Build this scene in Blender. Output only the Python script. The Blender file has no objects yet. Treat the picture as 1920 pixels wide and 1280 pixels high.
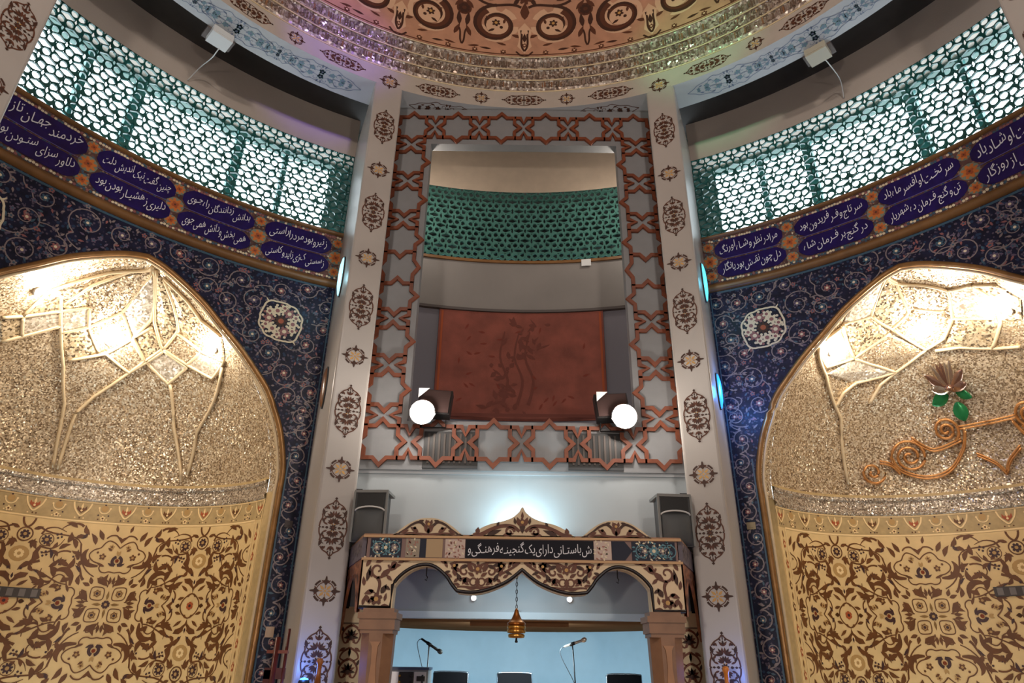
import bpy, math, random
from math import sin, cos, radians as rad, pi
from mathutils import Vector, Matrix
random.seed(7)
SC = bpy.context.scene
COL = SC.collection

# ------------------------------------------------------------------ camera, sky, exposure
CY = 2.45                       # centre of the round hall on the Y axis
CAMZ = 2.1
F_PX, PIT, YAW, ROL = 1239.0, rad(25.73), rad(-0.19), rad(0.83)
fw = Vector((sin(YAW)*cos(PIT), cos(YAW)*cos(PIT), sin(PIT)))
rt = Vector((cos(YAW), -sin(YAW), 0)); up = rt.cross(fw)
r2 = rt*cos(ROL) + up*sin(ROL); u2 = up*cos(ROL) - rt*sin(ROL)
cam = bpy.data.cameras.new('camera'); cam.sensor_width = 36; cam.lens = F_PX*36/1920; cam.clip_start = .05
co = bpy.data.objects.new('camera', cam); COL.objects.link(co)
M = Matrix((r2, u2, -fw)).transposed().to_4x4(); M.translation = (-.11, 0, CAMZ); co.matrix_world = M
SC.camera = co
SC.view_settings.view_transform = 'Standard'; SC.view_settings.look = 'None'
SC.view_settings.gamma = 1; SC.view_settings.exposure = 0.0; SC.view_settings.use_curve_mapping = False
W = bpy.data.worlds.new('sky'); SC.world = W; W.use_nodes = True
bg = W.node_tree.nodes['Background']; bg.inputs[0].default_value = (.80, .93, 1, 1); bg.inputs[1].default_value = 5.5
try:
    SC.cycles.max_bounces = 7; SC.cycles.diffuse_bounces = 4; SC.cycles.glossy_bounces = 3
    SC.cycles.sample_clamp_indirect = 4.0; SC.cycles.blur_glossy = 1.0
except Exception: pass

# ------------------------------------------------------------------ helpers
def lin(v): v /= 255; return v/12.92 if v <= .04045 else ((v+.055)/1.055)**2.4
def rgb(r, g, b): return (lin(r), lin(g), lin(b), 1)
MATS = {}
def mat(name, col, rough=.55, metal=0., var=.0, vscale=6., emit=None, es=0., bump=0., bscale=40., spec=.5, coat=0.):
    if name in MATS: return MATS[name]
    m = bpy.data.materials.new(name); m.use_nodes = True; MATS[name] = m
    nt = m.node_tree; b = nt.nodes['Principled BSDF']
    b.inputs['Roughness'].default_value = rough; b.inputs['Metallic'].default_value = metal
    b.inputs['Specular IOR Level'].default_value = spec; b.inputs['Coat Weight'].default_value = coat
    b.inputs['Base Color'].default_value = col
    tc = nt.nodes.new('ShaderNodeTexCoord')
    if var:
        n = nt.nodes.new('ShaderNodeTexNoise'); n.inputs['Scale'].default_value = vscale; n.inputs['Detail'].default_value = 5
        nt.links.new(tc.outputs['Object'], n.inputs['Vector'])
        r = nt.nodes.new('ShaderNodeValToRGB'); r.color_ramp.elements[0].position = .3; r.color_ramp.elements[1].position = .7
        r.color_ramp.elements[0].color = tuple(c*(1-var) for c in col[:3])+(1,)
        r.color_ramp.elements[1].color = tuple(min(1, c*(1+var)) for c in col[:3])+(1,)
        nt.links.new(n.outputs['Fac'], r.inputs['Fac']); nt.links.new(r.outputs['Color'], b.inputs['Base Color'])
    if bump:
        n = nt.nodes.new('ShaderNodeTexNoise'); n.inputs['Scale'].default_value = bscale; n.inputs['Detail'].default_value = 3
        nt.links.new(tc.outputs['Object'], n.inputs['Vector'])
        bp = nt.nodes.new('ShaderNodeBump'); bp.inputs['Strength'].default_value = bump; bp.inputs['Distance'].default_value = .02
        nt.links.new(n.outputs['Fac'], bp.inputs['Height']); nt.links.new(bp.outputs['Normal'], b.inputs['Normal'])
    if emit:
        b.inputs['Emission Color'].default_value = emit; b.inputs['Emission Strength'].default_value = es
    return m
def mirror_mat(name, c1, c2, c3, scale, tilt=.5, rough=.28, metal=.75):
    """mirror mosaic: tiny facets, each with its own tint and its own tilt"""
    m = bpy.data.materials.new(name); m.use_nodes = True; MATS[name] = m
    nt = m.node_tree; b = nt.nodes['Principled BSDF']; b.inputs['Roughness'].default_value = rough; b.inputs['Metallic'].default_value = metal
    tc = nt.nodes.new('ShaderNodeTexCoord'); v = nt.nodes.new('ShaderNodeTexVoronoi'); v.inputs['Scale'].default_value = scale
    nt.links.new(tc.outputs['Object'], v.inputs['Vector'])
    sub = nt.nodes.new('ShaderNodeVectorMath'); sub.operation = 'SUBTRACT'; sub.inputs[1].default_value = (.5, .5, .5)
    nt.links.new(v.outputs['Color'], sub.inputs[0])
    sc = nt.nodes.new('ShaderNodeVectorMath'); sc.operation = 'SCALE'
    nz = nt.nodes.new('ShaderNodeTexNoise'); nz.inputs['Scale'].default_value = .9; nz.inputs['Detail'].default_value = 2; nt.links.new(tc.outputs['Object'], nz.inputs['Vector'])
    mr = nt.nodes.new('ShaderNodeMapRange'); mr.inputs['From Min'].default_value = .4; mr.inputs['From Max'].default_value = .62
    mr.inputs['To Min'].default_value = tilt*.55; mr.inputs['To Max'].default_value = tilt*1.5
    nt.links.new(nz.outputs['Fac'], mr.inputs['Value']); nt.links.new(mr.outputs[0], sc.inputs['Scale'])
    nt.links.new(sub.outputs[0], sc.inputs[0])
    g = nt.nodes.new('ShaderNodeNewGeometry'); ad = nt.nodes.new('ShaderNodeVectorMath'); ad.operation = 'ADD'
    nt.links.new(g.outputs['Normal'], ad.inputs[0]); nt.links.new(sc.outputs[0], ad.inputs[1])
    no = nt.nodes.new('ShaderNodeVectorMath'); no.operation = 'NORMALIZE'; nt.links.new(ad.outputs[0], no.inputs[0])
    nt.links.new(no.outputs[0], b.inputs['Normal'])
    sp = nt.nodes.new('ShaderNodeSeparateColor'); nt.links.new(v.outputs['Color'], sp.inputs[0])
    r = nt.nodes.new('ShaderNodeValToRGB'); e = r.color_ramp.elements
    e[0].color = c1; e[1].color = c3; e[0].position = .1; e[1].position = .85; x = e.new(.45); x.color = c2
    nt.links.new(sp.outputs['Green'], r.inputs['Fac']); nt.links.new(r.outputs['Color'], b.inputs['Base Color'])
    return m
def speckle_mat(name, base, c1, c2, scale, thr=.28, rough=.42):
    """glazed tile ground strewn with small painted leaves"""
    m = bpy.data.materials.new(name); m.use_nodes = True; MATS[name] = m
    nt = m.node_tree; b = nt.nodes['Principled BSDF']; b.inputs['Roughness'].default_value = rough; b.inputs['Specular IOR Level'].default_value = .22
    tc = nt.nodes.new('ShaderNodeTexCoord'); prev = None
    n0 = nt.nodes.new('ShaderNodeTexNoise'); n0.inputs['Scale'].default_value = 9
    nt.links.new(tc.outputs['Object'], n0.inputs['Vector'])
    r0 = nt.nodes.new('ShaderNodeValToRGB'); r0.color_ramp.elements[0].position = .35; r0.color_ramp.elements[1].position = .65
    r0.color_ramp.elements[0].color = tuple(c*.6 for c in base[:3])+(1,); r0.color_ramp.elements[1].color = tuple(c*1.35 for c in base[:3])+(1,)
    nt.links.new(n0.outputs['Fac'], r0.inputs['Fac']); prev = r0.outputs['Color']
    for k, (c, s, t) in enumerate(((c1, scale, thr), (c2, scale*.62, thr*.9))):
        mp = nt.nodes.new('ShaderNodeMapping'); mp.inputs['Location'].default_value = (k*3.1, k*1.7, k*.9)
        nt.links.new(tc.outputs['Object'], mp.inputs['Vector'])
        v = nt.nodes.new('ShaderNodeTexVoronoi'); v.inputs['Scale'].default_value = s; nt.links.new(mp.outputs[0], v.inputs['Vector'])
        lt = nt.nodes.new('ShaderNodeMath'); lt.operation = 'LESS_THAN'; lt.inputs[1].default_value = t
        nt.links.new(v.outputs['Distance'], lt.inputs[0])
        mx = nt.nodes.new('ShaderNodeMix'); mx.data_type = 'RGBA'; nt.links.new(lt.outputs[0], mx.inputs[0])
        nt.links.new(prev, mx.inputs[6]); mx.inputs[7].default_value = c; prev = mx.outputs[2]
    nt.links.new(prev, b.inputs['Base Color'])
    return m

def tag(o, label=None, cat=None, group=None, kind=None):
    if label: o['label'] = label
    if cat: o['category'] = cat
    if group: o['group'] = group
    if kind: o['kind'] = kind
    return o
def empty(name, loc, label=None, cat=None, group=None, kind=None, rz=0):
    o = bpy.data.objects.new(name, None); o.empty_display_size = .1; COL.objects.link(o); o.location = loc; o.rotation_euler = (0, 0, rz)
    return tag(o, label, cat, group, kind)
def kids(o): return [c for c in bpy.data.objects if c.parent == o]
def copy_tree(o, parent=None):
    ch = kids(o); c = o.copy(); COL.objects.link(c); c.parent = parent
    for k in ch: copy_tree(k, c)
    return c

class MB:
    def __init__(s): s.v = []; s.f = []; s.m = []; s.cur = 0
    def add(s, vs, fs):
        n = len(s.v); s.v += [tuple(p) for p in vs]; s.f += [tuple(i+n for i in f) for f in fs]; s.m += [s.cur]*len(fs); return s
    def box(s, a, b, rot=None, piv=None):
        (x0, y0, z0), (x1, y1, z1) = a, b
        vs = [Vector(p) for p in ((x0,y0,z0),(x1,y0,z0),(x1,y1,z0),(x0,y1,z0),(x0,y0,z1),(x1,y0,z1),(x1,y1,z1),(x0,y1,z1))]
        if rot is not None:
            pv = Vector(piv or ((x0+x1)/2, (y0+y1)/2, (z0+z1)/2)); vs = [pv+rot@(v-pv) for v in vs]
        return s.add(vs, [(0,3,2,1),(4,5,6,7),(0,1,5,4),(1,2,6,5),(2,3,7,6),(3,0,4,7)])
    def tube(s, pts, r, n=8, closed=False, r1=None):
        pts = [Vector(p) for p in pts]; rings = []; N = len(pts)
        for i, p in enumerate(pts):
            d = (pts[(i+1) % N]-pts[i-1]) if closed else (pts[min(i+1, N-1)]-pts[max(i-1, 0)])
            d = d.normalized() if d.length > 1e-9 else Vector((0, 0, 1))
            a = Vector((0, 0, 1)) if abs(d.z) < .9 else Vector((1, 0, 0))
            u = d.cross(a).normalized(); w = d.cross(u); rr = r if r1 is None else r+(r1-r)*i/(N-1)
            rings.append([p+(u*cos(2*pi*k/n)+w*sin(2*pi*k/n))*rr for k in range(n)])
        vs = [q for g in rings for q in g]; fs = []
        for i in range(N if closed else N-1):
            j = (i+1) % N
            for k in range(n): fs.append((i*n+k, i*n+(k+1) % n, j*n+(k+1) % n, j*n+k))
        if not closed: fs += [tuple(range(n))[::-1], tuple((N-1)*n+k for k in range(n))]
        return s.add(vs, fs)
    def lathe(s, prof, n=20, o=(0, 0, 0), ax=None):
        """prof: (r, h) pairs; ax: rotation matrix for the axis (default +Z)"""
        vs = []; fs = []; R = ax or Matrix.Identity(3); o = Vector(o)
        for r, h in prof:
            for k in range(n): vs.append(o+R@Vector((r*cos(2*pi*k/n), r*sin(2*pi*k/n), h)))
        for i in range(len(prof)-1):
            for k in range(n): fs.append((i*n+k, i*n+(k+1) % n, (i+1)*n+(k+1) % n, (i+1)*n+k))
        fs += [tuple(range(n))[::-1], tuple((len(prof)-1)*n+k for k in range(n))]
        return s.add(vs, fs)
    def prism(s, poly, fn, d0, d1):
        """extrude a 2-D outline: fn(x, y, d) -> 3-D point"""
        n = len(poly); vs = [fn(x, y, d0) for x, y in poly]+[fn(x, y, d1) for x, y in poly]
        return s.add(vs, [tuple(range(n)), tuple(range(2*n-1, n-1, -1))]+[(i, i+n, (i+1) % n+n, (i+1) % n) for i in range(n)])
    def grid(s, fn, us, vs_, flip=False):
        """fn(u, v) -> 3-D"""
        nu, nv = len(us), len(vs_); V = [fn(u, v) for u in us for v in vs_]; F = []
        for i in range(nu-1):
            for j in range(nv-1):
                q = (i*nv+j, (i+1)*nv+j, (i+1)*nv+j+1, i*nv+j+1); F.append(q[::-1] if flip else q)
        return s.add(V, F)
    def mesh(s, name, mats, smooth=False):
        me = bpy.data.meshes.new(name); me.from_pydata(s.v, [], s.f)
        for m in (mats if isinstance(mats, (list, tuple)) else [mats]): me.materials.append(m)
        if any(s.m): me.polygons.foreach_set('material_index', s.m)
        if smooth: me.polygons.foreach_set('use_smooth', [True]*len(me.polygons))
        me.update(); return me
    def build(s, name, mats, parent=None, smooth=False, loc=None, kind=None):
        o = bpy.data.objects.new(name, s.mesh(name, mats, smooth)); COL.objects.link(o)
        if parent: o.parent = parent
        if loc: o.location = loc
        if kind: o['kind'] = kind
        return o

def rng(a, b, n): return [a+(b-a)*i/n for i in range(n+1)]
def pt(R, th, z): t = rad(th); return (R*sin(t), CY+R*cos(t), z)
def bez(p0, p1, p2, p3, n=8):
    return [tuple((1-t)**3*a+3*(1-t)**2*t*b+3*(1-t)*t*t*c+t**3*d for a, b, c, d in zip(p0, p1, p2, p3)) for t in rng(0, 1, n)]
def smoothpts(pts, n=5, closed=False):
    """Catmull-Rom through the points"""
    N = len(pts); out = []
    for i in range(N if closed else N-1):
        g = (lambda k: pts[k % N]) if closed else (lambda k: pts[max(0, min(N-1, k))])
        a, b, c, d = g(i-1), g(i), g(i+1), g(i+2)
        for k in range(n):
            t = k/n
            out.append(tuple(.5*(2*q+(r-p)*t+(2*p-5*q+4*r-s)*t*t+(3*q-p-3*r+s)*t**3) for p, q, r, s in zip(a, b, c, d)))
    if not closed: out.append(tuple(pts[-1]))
    return out

class Orn:
    """flat painted or inlaid ornament drawn in 2-D, laid on a surface by a mapping fn(x, y, lift)"""
    def __init__(s, src=None, T=(1, 0, 0, 1, 0, 0)):
        if src: s.V, s.Fc, s.Mi = src.V, src.Fc, src.Mi
        else: s.V = []; s.Fc = []; s.Mi = []
        s.T = T
    def at(s, dx=0, dy=0, sx=1, sy=1, rot=0, swap=False):
        c, q = cos(rad(rot)), sin(rad(rot)); a, b, d, e, tx, ty = s.T
        m = (0, sx, sy, 0) if swap else (sx, 0, 0, sy)
        l = (c*m[0]-q*m[2], c*m[1]-q*m[3], q*m[0]+c*m[2], q*m[1]+c*m[3])
        return Orn(s, (a*l[0]+b*l[2], a*l[1]+b*l[3], d*l[0]+e*l[2], d*l[1]+e*l[3], a*dx+b*dy+tx, d*dx+e*dy+ty))
    def add(s, pts, faces, m, lay):
        a, b, d, e, tx, ty = s.T; n = len(s.V)
        s.V += [(a*x+b*y+tx, d*x+e*y+ty, lay) for x, y in pts]
        s.Fc += [tuple(i+n for i in f) for f in faces]; s.Mi += [m]*len(faces)
    def poly(s, pts, m=0, lay=1): s.add(pts, [tuple(range(len(pts)))], m, lay)
    def strip(s, xs, lo, hi, m=0, lay=1):
        n = len(xs); s.add([(x, lo(x)) for x in xs]+[(x, hi(x)) for x in xs], [(i, i+1, n+i+1, n+i) for i in range(n-1)], m, lay)
    def stroke(s, pts, w, m=0, lay=1, w1=None, closed=False, belly=0):
        N = len(pts); vs = []
        for i, p in enumerate(pts):
            q0, q1 = (pts[i-1], pts[(i+1) % N]) if closed else (pts[max(0, i-1)], pts[min(N-1, i+1)])
            dx, dy = q1[0]-q0[0], q1[1]-q0[1]; L = math.hypot(dx, dy) or 1
            t = i/max(1, N-1); h = (w if w1 is None else w+(w1-w)*t)/2+belly*sin(pi*t)/2
            vs += [(p[0]-dy/L*h, p[1]+dx/L*h), (p[0]+dy/L*h, p[1]-dx/L*h)]
        fs = [(2*i, 2*i+1, 2*i+3, 2*i+2) for i in range(N-1)]
        if closed: fs.append((2*N-2, 2*N-1, 1, 0))
        s.add(vs, fs, m, lay)
    def disc(s, x, y, r, m=0, lay=1, n=9, ry=None):
        s.poly([(x+r*cos(2*pi*k/n), y+(ry or r)*sin(2*pi*k/n)) for k in range(n)], m, lay)
    def fdisc(s, x, y, r, m=0, lay=1, n=20, rings=4):
        V = [(x+r*(g/rings or .01)*cos(2*pi*k/n), y+r*(g/rings or .01)*sin(2*pi*k/n)) for g in range(rings+1) for k in range(n)]
        s.add(V, [(g*n+k, g*n+(k+1) % n, (g+1)*n+(k+1) % n, (g+1)*n+k) for g in range(rings) for k in range(n)], m, lay)
    def ring(s, x, y, r, w, m=0, lay=1, n=14, a0=0, a1=360, ry=None):
        P = [(x+r*cos(rad(a)), y+(ry or r)*sin(rad(a))) for a in rng(a0, a1, n)]
        if a1-a0 >= 360: s.stroke(P[:-1], w, m, lay, closed=True)
        else: s.stroke(P, w, m, lay)
    def leaf(s, x, y, ang, L, wd, m=0, lay=1, bend=0.):
        c, q = cos(rad(ang)), sin(rad(ang)); P = []
        for t, h in ((0, 0), (.18, .32), (.42, .5), (.68, .34), (1, 0), (.68, -.34), (.42, -.5), (.18, -.32)):
            lx, ly = t*L, h*wd+bend*L*4*t*(1-t); P.append((x+lx*c-ly*q, y+lx*q+ly*c))
        s.poly(P, m, lay)
    def flower(s, x, y, r, n=6, m=0, mc=1, lay=2, core=.38):
        P = []
        for k in range(n*3):
            rr = r*(1 if k % 3 else .62); a = 2*pi*(k-.5)/(n*3); P.append((x+rr*cos(a), y+rr*sin(a)))
        s.poly(P, m, lay); s.disc(x, y, r*core, mc, lay+1, 7)
    def spiral(s, x, y, r, a0, turns, w, m=0, lay=1, w1=None, rin=.15, n=None):
        n = n or int(abs(turns)*16); P = []
        for k in range(n+1):
            t = k/n; rr = r*(1-t*(1-rin)); a = rad(a0)+2*pi*turns*t; P.append((x+rr*cos(a), y+rr*sin(a)))
        s.stroke(P, w, m, lay, w1); return P
    def mirror4(s, fn):
        for a in (1, -1):
            for b in (1, -1): fn(s.at(0, 0, a, b))
    def mirror2(s, fn):
        for a in (1, -1): fn(s.at(0, 0, a, 1))
    def mesh(s, name, fn, mats, eps=.0016, keep=None):
        V = [fn(x, y, l*eps) for x, y, l in s.V]; F, Mi = s.Fc, s.Mi
        if keep:
            ok = [keep(x, y) for x, y, l in s.V]; sel = [i for i, f in enumerate(F) if all(ok[k] for k in f)]
            F = [F[i] for i in sel]; Mi = [Mi[i] for i in sel]
        me = bpy.data.meshes.new(name); me.from_pydata(V, [], F)
        for m in mats: me.materials.append(m)
        me.polygons.foreach_set('material_index', Mi); me.update(); return me
    def build(s, name, fn, mats, parent=None, eps=.0016, keep=None, kind=None, loc=None):
        o = bpy.data.objects.new(name, s.mesh(name, fn, mats, eps, keep)); COL.objects.link(o)
        if parent: o.parent = parent
        if loc: o.location = loc
        if kind: o['kind'] = kind
        return o

def m_cyl(R, th0=0): return lambda x, y, l: pt(R-l, th0+math.degrees(x/R), y)
def m_y(Y, x0=0, z0=0): return lambda x, y, l: (x0+x, Y-l, z0+y)

# Persian lettering: contextual letter forms, laid out right to left
FORMS = {}
for ch, cp, n in (('ا',0xFE8D,2),('آ',0xFE81,2),('ب',0xFE8F,4),('پ',0xFB56,4),('ت',0xFE95,4),('ج',0xFE9D,4),('چ',0xFB7A,4),('ح',0xFEA1,4),('خ',0xFEA5,4),
                  ('د',0xFEA9,2),('ر',0xFEAD,2),('ز',0xFEAF,2),('س',0xFEB1,4),('ش',0xFEB5,4),('ع',0xFEC9,4),('ف',0xFED1,4),('ق',0xFED5,4),('ک',0xFB8E,4),
                  ('گ',0xFB92,4),('ل',0xFEDD,4),('م',0xFEE1,4),('ن',0xFEE5,4),('ه',0xFEE9,4),('و',0xFEED,2),('ی',0xFBFC,4),('ط',0xFEC1,4),('ظ',0xFEC5,4)):
    FORMS[ch] = [chr(cp+i) for i in range(n)]
FORMS['ـ'] = ['ـ']*4
def shape(word):
    out = []
    for i, c in enumerate(word):
        if c not in FORMS: out.append(c); continue
        f = FORMS[c]; pj = i > 0 and word[i-1] in FORMS and len(FORMS[word[i-1]]) == 4
        nj = len(f) == 4 and i+1 < len(word) and word[i+1] in FORMS
        out.append(f[3] if pj and nj else f[1] if pj else f[2] if nj else f[0])
    return ''.join(reversed(out))
def text_mesh(txt, width, height, fn, name, material, parent, slope=.10, lift=.004):
    """each word set on a rising slant as in hanging script; fitted to width x height about (0, 0)"""
    V = []; F = []; x0 = 0.0
    for w in reversed(txt.split()):
        cu = bpy.data.curves.new('word', 'FONT'); cu.body = shape(w); cu.resolution_u = 2
        ob = bpy.data.objects.new('word', cu); COL.objects.link(ob); bpy.context.view_layer.update()
        me = bpy.data.meshes.new_from_object(ob.evaluated_get(bpy.context.evaluated_depsgraph_get()))
        vs = [(v.co.x, v.co.y) for v in me.vertices]; a = min(p[0] for p in vs); b = max(p[0] for p in vs); n = len(V)
        V += [(x0+x-a, y+slope*2.2*(x-(a+b)/2)) for x, y in vs]; F += [tuple(i+n for i in p.vertices) for p in me.polygons]
        x0 += b-a+.10; bpy.data.objects.remove(ob); bpy.data.curves.remove(cu); bpy.data.meshes.remove(me)
    xs = [p[0] for p in V]; ys = [p[1] for p in V]; ax, bx, ay, by = min(xs), max(xs), min(ys), max(ys)
    V = [((x-(ax+bx)/2)/(bx-ax)*width, (y-(ay+by)/2)/(by-ay)*height) for x, y in V]
    me = bpy.data.meshes.new(name); me.from_pydata([fn(x, y, lift) for x, y in V], [], F); me.materials.append(material)
    o = bpy.data.objects.new(name, me); COL.objects.link(o); o.parent = parent; return o

def lamp(name, kind, loc, energy, col, parent=None, size=.2, aim=None, spot=None, blend=.5):
    l = bpy.data.lights.new(name, kind); l.energy = energy; l.color = col
    if kind == 'AREA': l.shape = 'DISK'; l.size = size
    else: l.shadow_soft_size = size
    if kind == 'SPOT': l.spot_size = rad(spot); l.spot_blend = blend
    o = bpy.data.objects.new(name, l); COL.objects.link(o); o.location = loc
    if aim is not None: o.rotation_euler = (Vector(aim)-Vector(loc)).to_track_quat('-Z', 'Y').to_euler()
    if parent:
        o.parent = parent; o.location = Vector(loc)-Vector(parent.location)
    return o

# ------------------------------------------------------------------ materials
cream = mat('cream_paint', rgb(178,168,158), .42, var=.06, vscale=3, bump=.05)
cream_gloss = mat('gloss_cream_paint', rgb(170,162,156), .32, var=.07, vscale=1.2)
soff = mat('pale_grey_paint', rgb(178,180,184), .5, var=.05, vscale=2)
beige = mat('beige_plaster', rgb(186,172,162), .8, var=.06, vscale=1.5, bump=.1)
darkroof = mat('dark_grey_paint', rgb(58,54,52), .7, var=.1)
wallgrey = mat('grey_painted_board', rgb(168,174,178), .55, var=.04, vscale=2)
teal = mat('teal_glazed_ceramic', rgb(36,90,86), .25, var=.25, vscale=5, coat=.2)
dkbrown = mat('dark_brown_paint', rgb(62,32,18), .6)
midbrown = mat('mid_brown_paint', rgb(88,46,26), .6)
gold = mat('ochre_paint', rgb(196,150,84), .5)
blueline = mat('blue_grey_paint', rgb(112,124,148), .6)
tealline = mat('sea_green_paint', rgb(104,136,146), .6)
rust = mat('rust_wood', rgb(112,54,28), .5, var=.25, vscale=9)
board = mat('pale_grey_board', rgb(128,128,130), .5, var=.04)
navy_tile = speckle_mat('navy_floral_tile', rgb(24,26,50), rgb(84,76,92), rgb(38,56,84), 21, .30)
band_tile = speckle_mat('mauve_floral_tile', rgb(92,66,62), rgb(150,120,100), rgb(70,90,110), 24, .30)
cobalt = mat('cobalt_glaze', rgb(24,18,84), .22, var=.25, vscale=8, coat=.3)
white_let = mat('white_lettering', rgb(226,224,232), .5)
olive_brown = mat('olive_brown_moulding', rgb(120,84,48), .35, var=.2, vscale=5)
vine = mat('dusty_rose_glaze', rgb(132,118,118), .4)
vine2 = mat('turquoise_glaze', rgb(52,84,104), .4)
pink = mat('rose_glaze', rgb(142,88,88), .4)
ivory = mat('ivory_glaze', rgb(222,206,176), .4)
orange = mat('orange_glaze', rgb(196,110,50), .4)
navy = mat('navy_glaze', rgb(15,17,42), .4, spec=.3)
mir_gold = mirror_mat('gold_mirror_mosaic', rgb(126,104,80), rgb(186,162,128), rgb(236,220,192), 58, .62, .34, .55)
mir_pale = mirror_mat('pale_mirror_mosaic', rgb(170,156,136), rgb(206,192,170), rgb(240,230,214), 40, .3, .3, .5)
mir_check = mirror_mat('chequered_mirror_mosaic', rgb(96,80,62), rgb(196,172,134), rgb(226,206,172), 40, .35, .35, .45)
mir_mid = mirror_mat('brown_mirror_mosaic', rgb(110,86,62), rgb(172,140,100), rgb(226,200,160), 56, .7, .28, .6)
mir_corn = mirror_mat('silver_mirror_mosaic', rgb(110,94,86), rgb(160,140,124), rgb(220,208,196), 30, .8, .3, .45)
mir_band = mirror_mat('frieze_mirror_mosaic', rgb(120,106,92), rgb(170,152,130), rgb(226,214,196), 60, .7, .28, .5)
ridge_m = mat('gilt_plaster_ridge', rgb(206,184,148), .4, metal=.2, var=.1)
carpet_bg = mat('straw_tile_ground', rgb(220,188,132), .5, var=.07, vscale=5)
border_bg = mat('olive_tan_tile_ground', rgb(176,150,104), .5, var=.12, vscale=12)
cbrown = mat('chestnut_glaze', rgb(100,58,22), .45, var=.15, vscale=8)
cdark = mat('aubergine_glaze', rgb(62,34,34), .45)
ctan = mat('tan_glaze', rgb(178,140,84), .5)
ccream = mat('pale_line_glaze', rgb(238,206,150), .5)
cred = mat('brick_glaze', rgb(164,78,40), .45)
dome_bg = mat('apricot_plaster', rgb(186,138,110), .6, var=.16, vscale=4)
dome_cream = mat('peach_paint', rgb(214,174,142), .6)
gilt = mat('brown_gilt_trim', rgb(150,110,66), .3, metal=.5, var=.2, vscale=8)
black = mat('black_metal', rgb(22,20,20), .4)
dgrey = mat('dark_grey_plastic', rgb(58,58,60), .45)
mgrey = mat('mid_grey_plastic', rgb(120,120,118), .45)
white_pl = mat('white_plastic', rgb(206,206,206), .4)
chrome = mat('chrome', rgb(200,200,205), .15, metal=1)
tanwood = mat('tan_veneer', rgb(142,102,74), .45, var=.14, vscale=7)
brass = mat('brass', rgb(222,170,86), .25, metal=.9)
stage_wall = mat('pale_blue_paint', rgb(160,186,200), .6, var=.03)
brownceil = mat('brown_ceiling_boards', rgb(128,92,64), 1.0, var=.12, vscale=3, spec=0)
rug_red = mat('rust_red_wool', rgb(124,66,54), .9, var=.22, vscale=3.5, bump=.3, bscale=160)
rug_dark = mat('dark_wine_wool', rgb(100,50,40), .9)
floor_m = mat('wooden_floor', rgb(120,84,56), .5, var=.2, vscale=4)

# ------------------------------------------------------------------ daylight glass
glass = bpy.data.materials.new('window_glass'); glass.use_nodes = True
nt = glass.node_tree; nt.nodes.clear(); out = nt.nodes.new('ShaderNodeOutputMaterial')
tr = nt.nodes.new('ShaderNodeBsdfTransparent'); gl = nt.nodes.new('ShaderNodeBsdfGlossy'); gl.inputs['Roughness'].default_value = .05
mx = nt.nodes.new('ShaderNodeMixShader'); mx.inputs[0].default_value = .06
nt.links.new(tr.outputs[0], mx.inputs[1]); nt.links.new(gl.outputs[0], mx.inputs[2]); nt.links.new(mx.outputs[0], out.inputs[0])

# ================================================================== THE SETTING
RR, RW, RT = 5.5, 7.08, 7.05          # ring face, wall, tile face radii
Z_RING, Z_RTOP, Z_ROOF = 10.10, 10.45, 10.71
Z_LT, Z_BT, Z_BB = 9.89, 8.25, 7.26   # lattice top, band top, band bottom
RIBS = [22.43+45*k for k in range(8)]  # rib angles
RIBS = [22.43, -22.43, 67.4, -67.4, 112.4, -112.4, 157.4, -157.4]

b = MB(); b.grid(lambda r, t: (r*sin(rad(t)), CY+r*cos(rad(t)), 0), [0.01, 4, 8.2], rng(0, 360, 72)); b.add([(-3,8,.0),(3,8,.0),(3,13,.0),(-3,13,.0)], [])
fl = b.build('floor', floor_m, kind='structure'); tag(fl, 'wooden floor of the round hall')

# dome, cornice, ring beam
def dome_pt(th, s):
    """s: metres up the meridian from the dome's foot"""
    a = s/5.2; return pt(5.30*cos(a), th, 11.0+5.0*sin(a))
b = MB(); b.grid(lambda t, s: dome_pt(t, s), rng(-180, 180, 120), rng(0, 8.1, 26), flip=True)
dome = b.build('ceiling', dome_bg, smooth=True, kind='structure'); tag(dome, 'apricot painted dome with brown scroll roundels')
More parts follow.
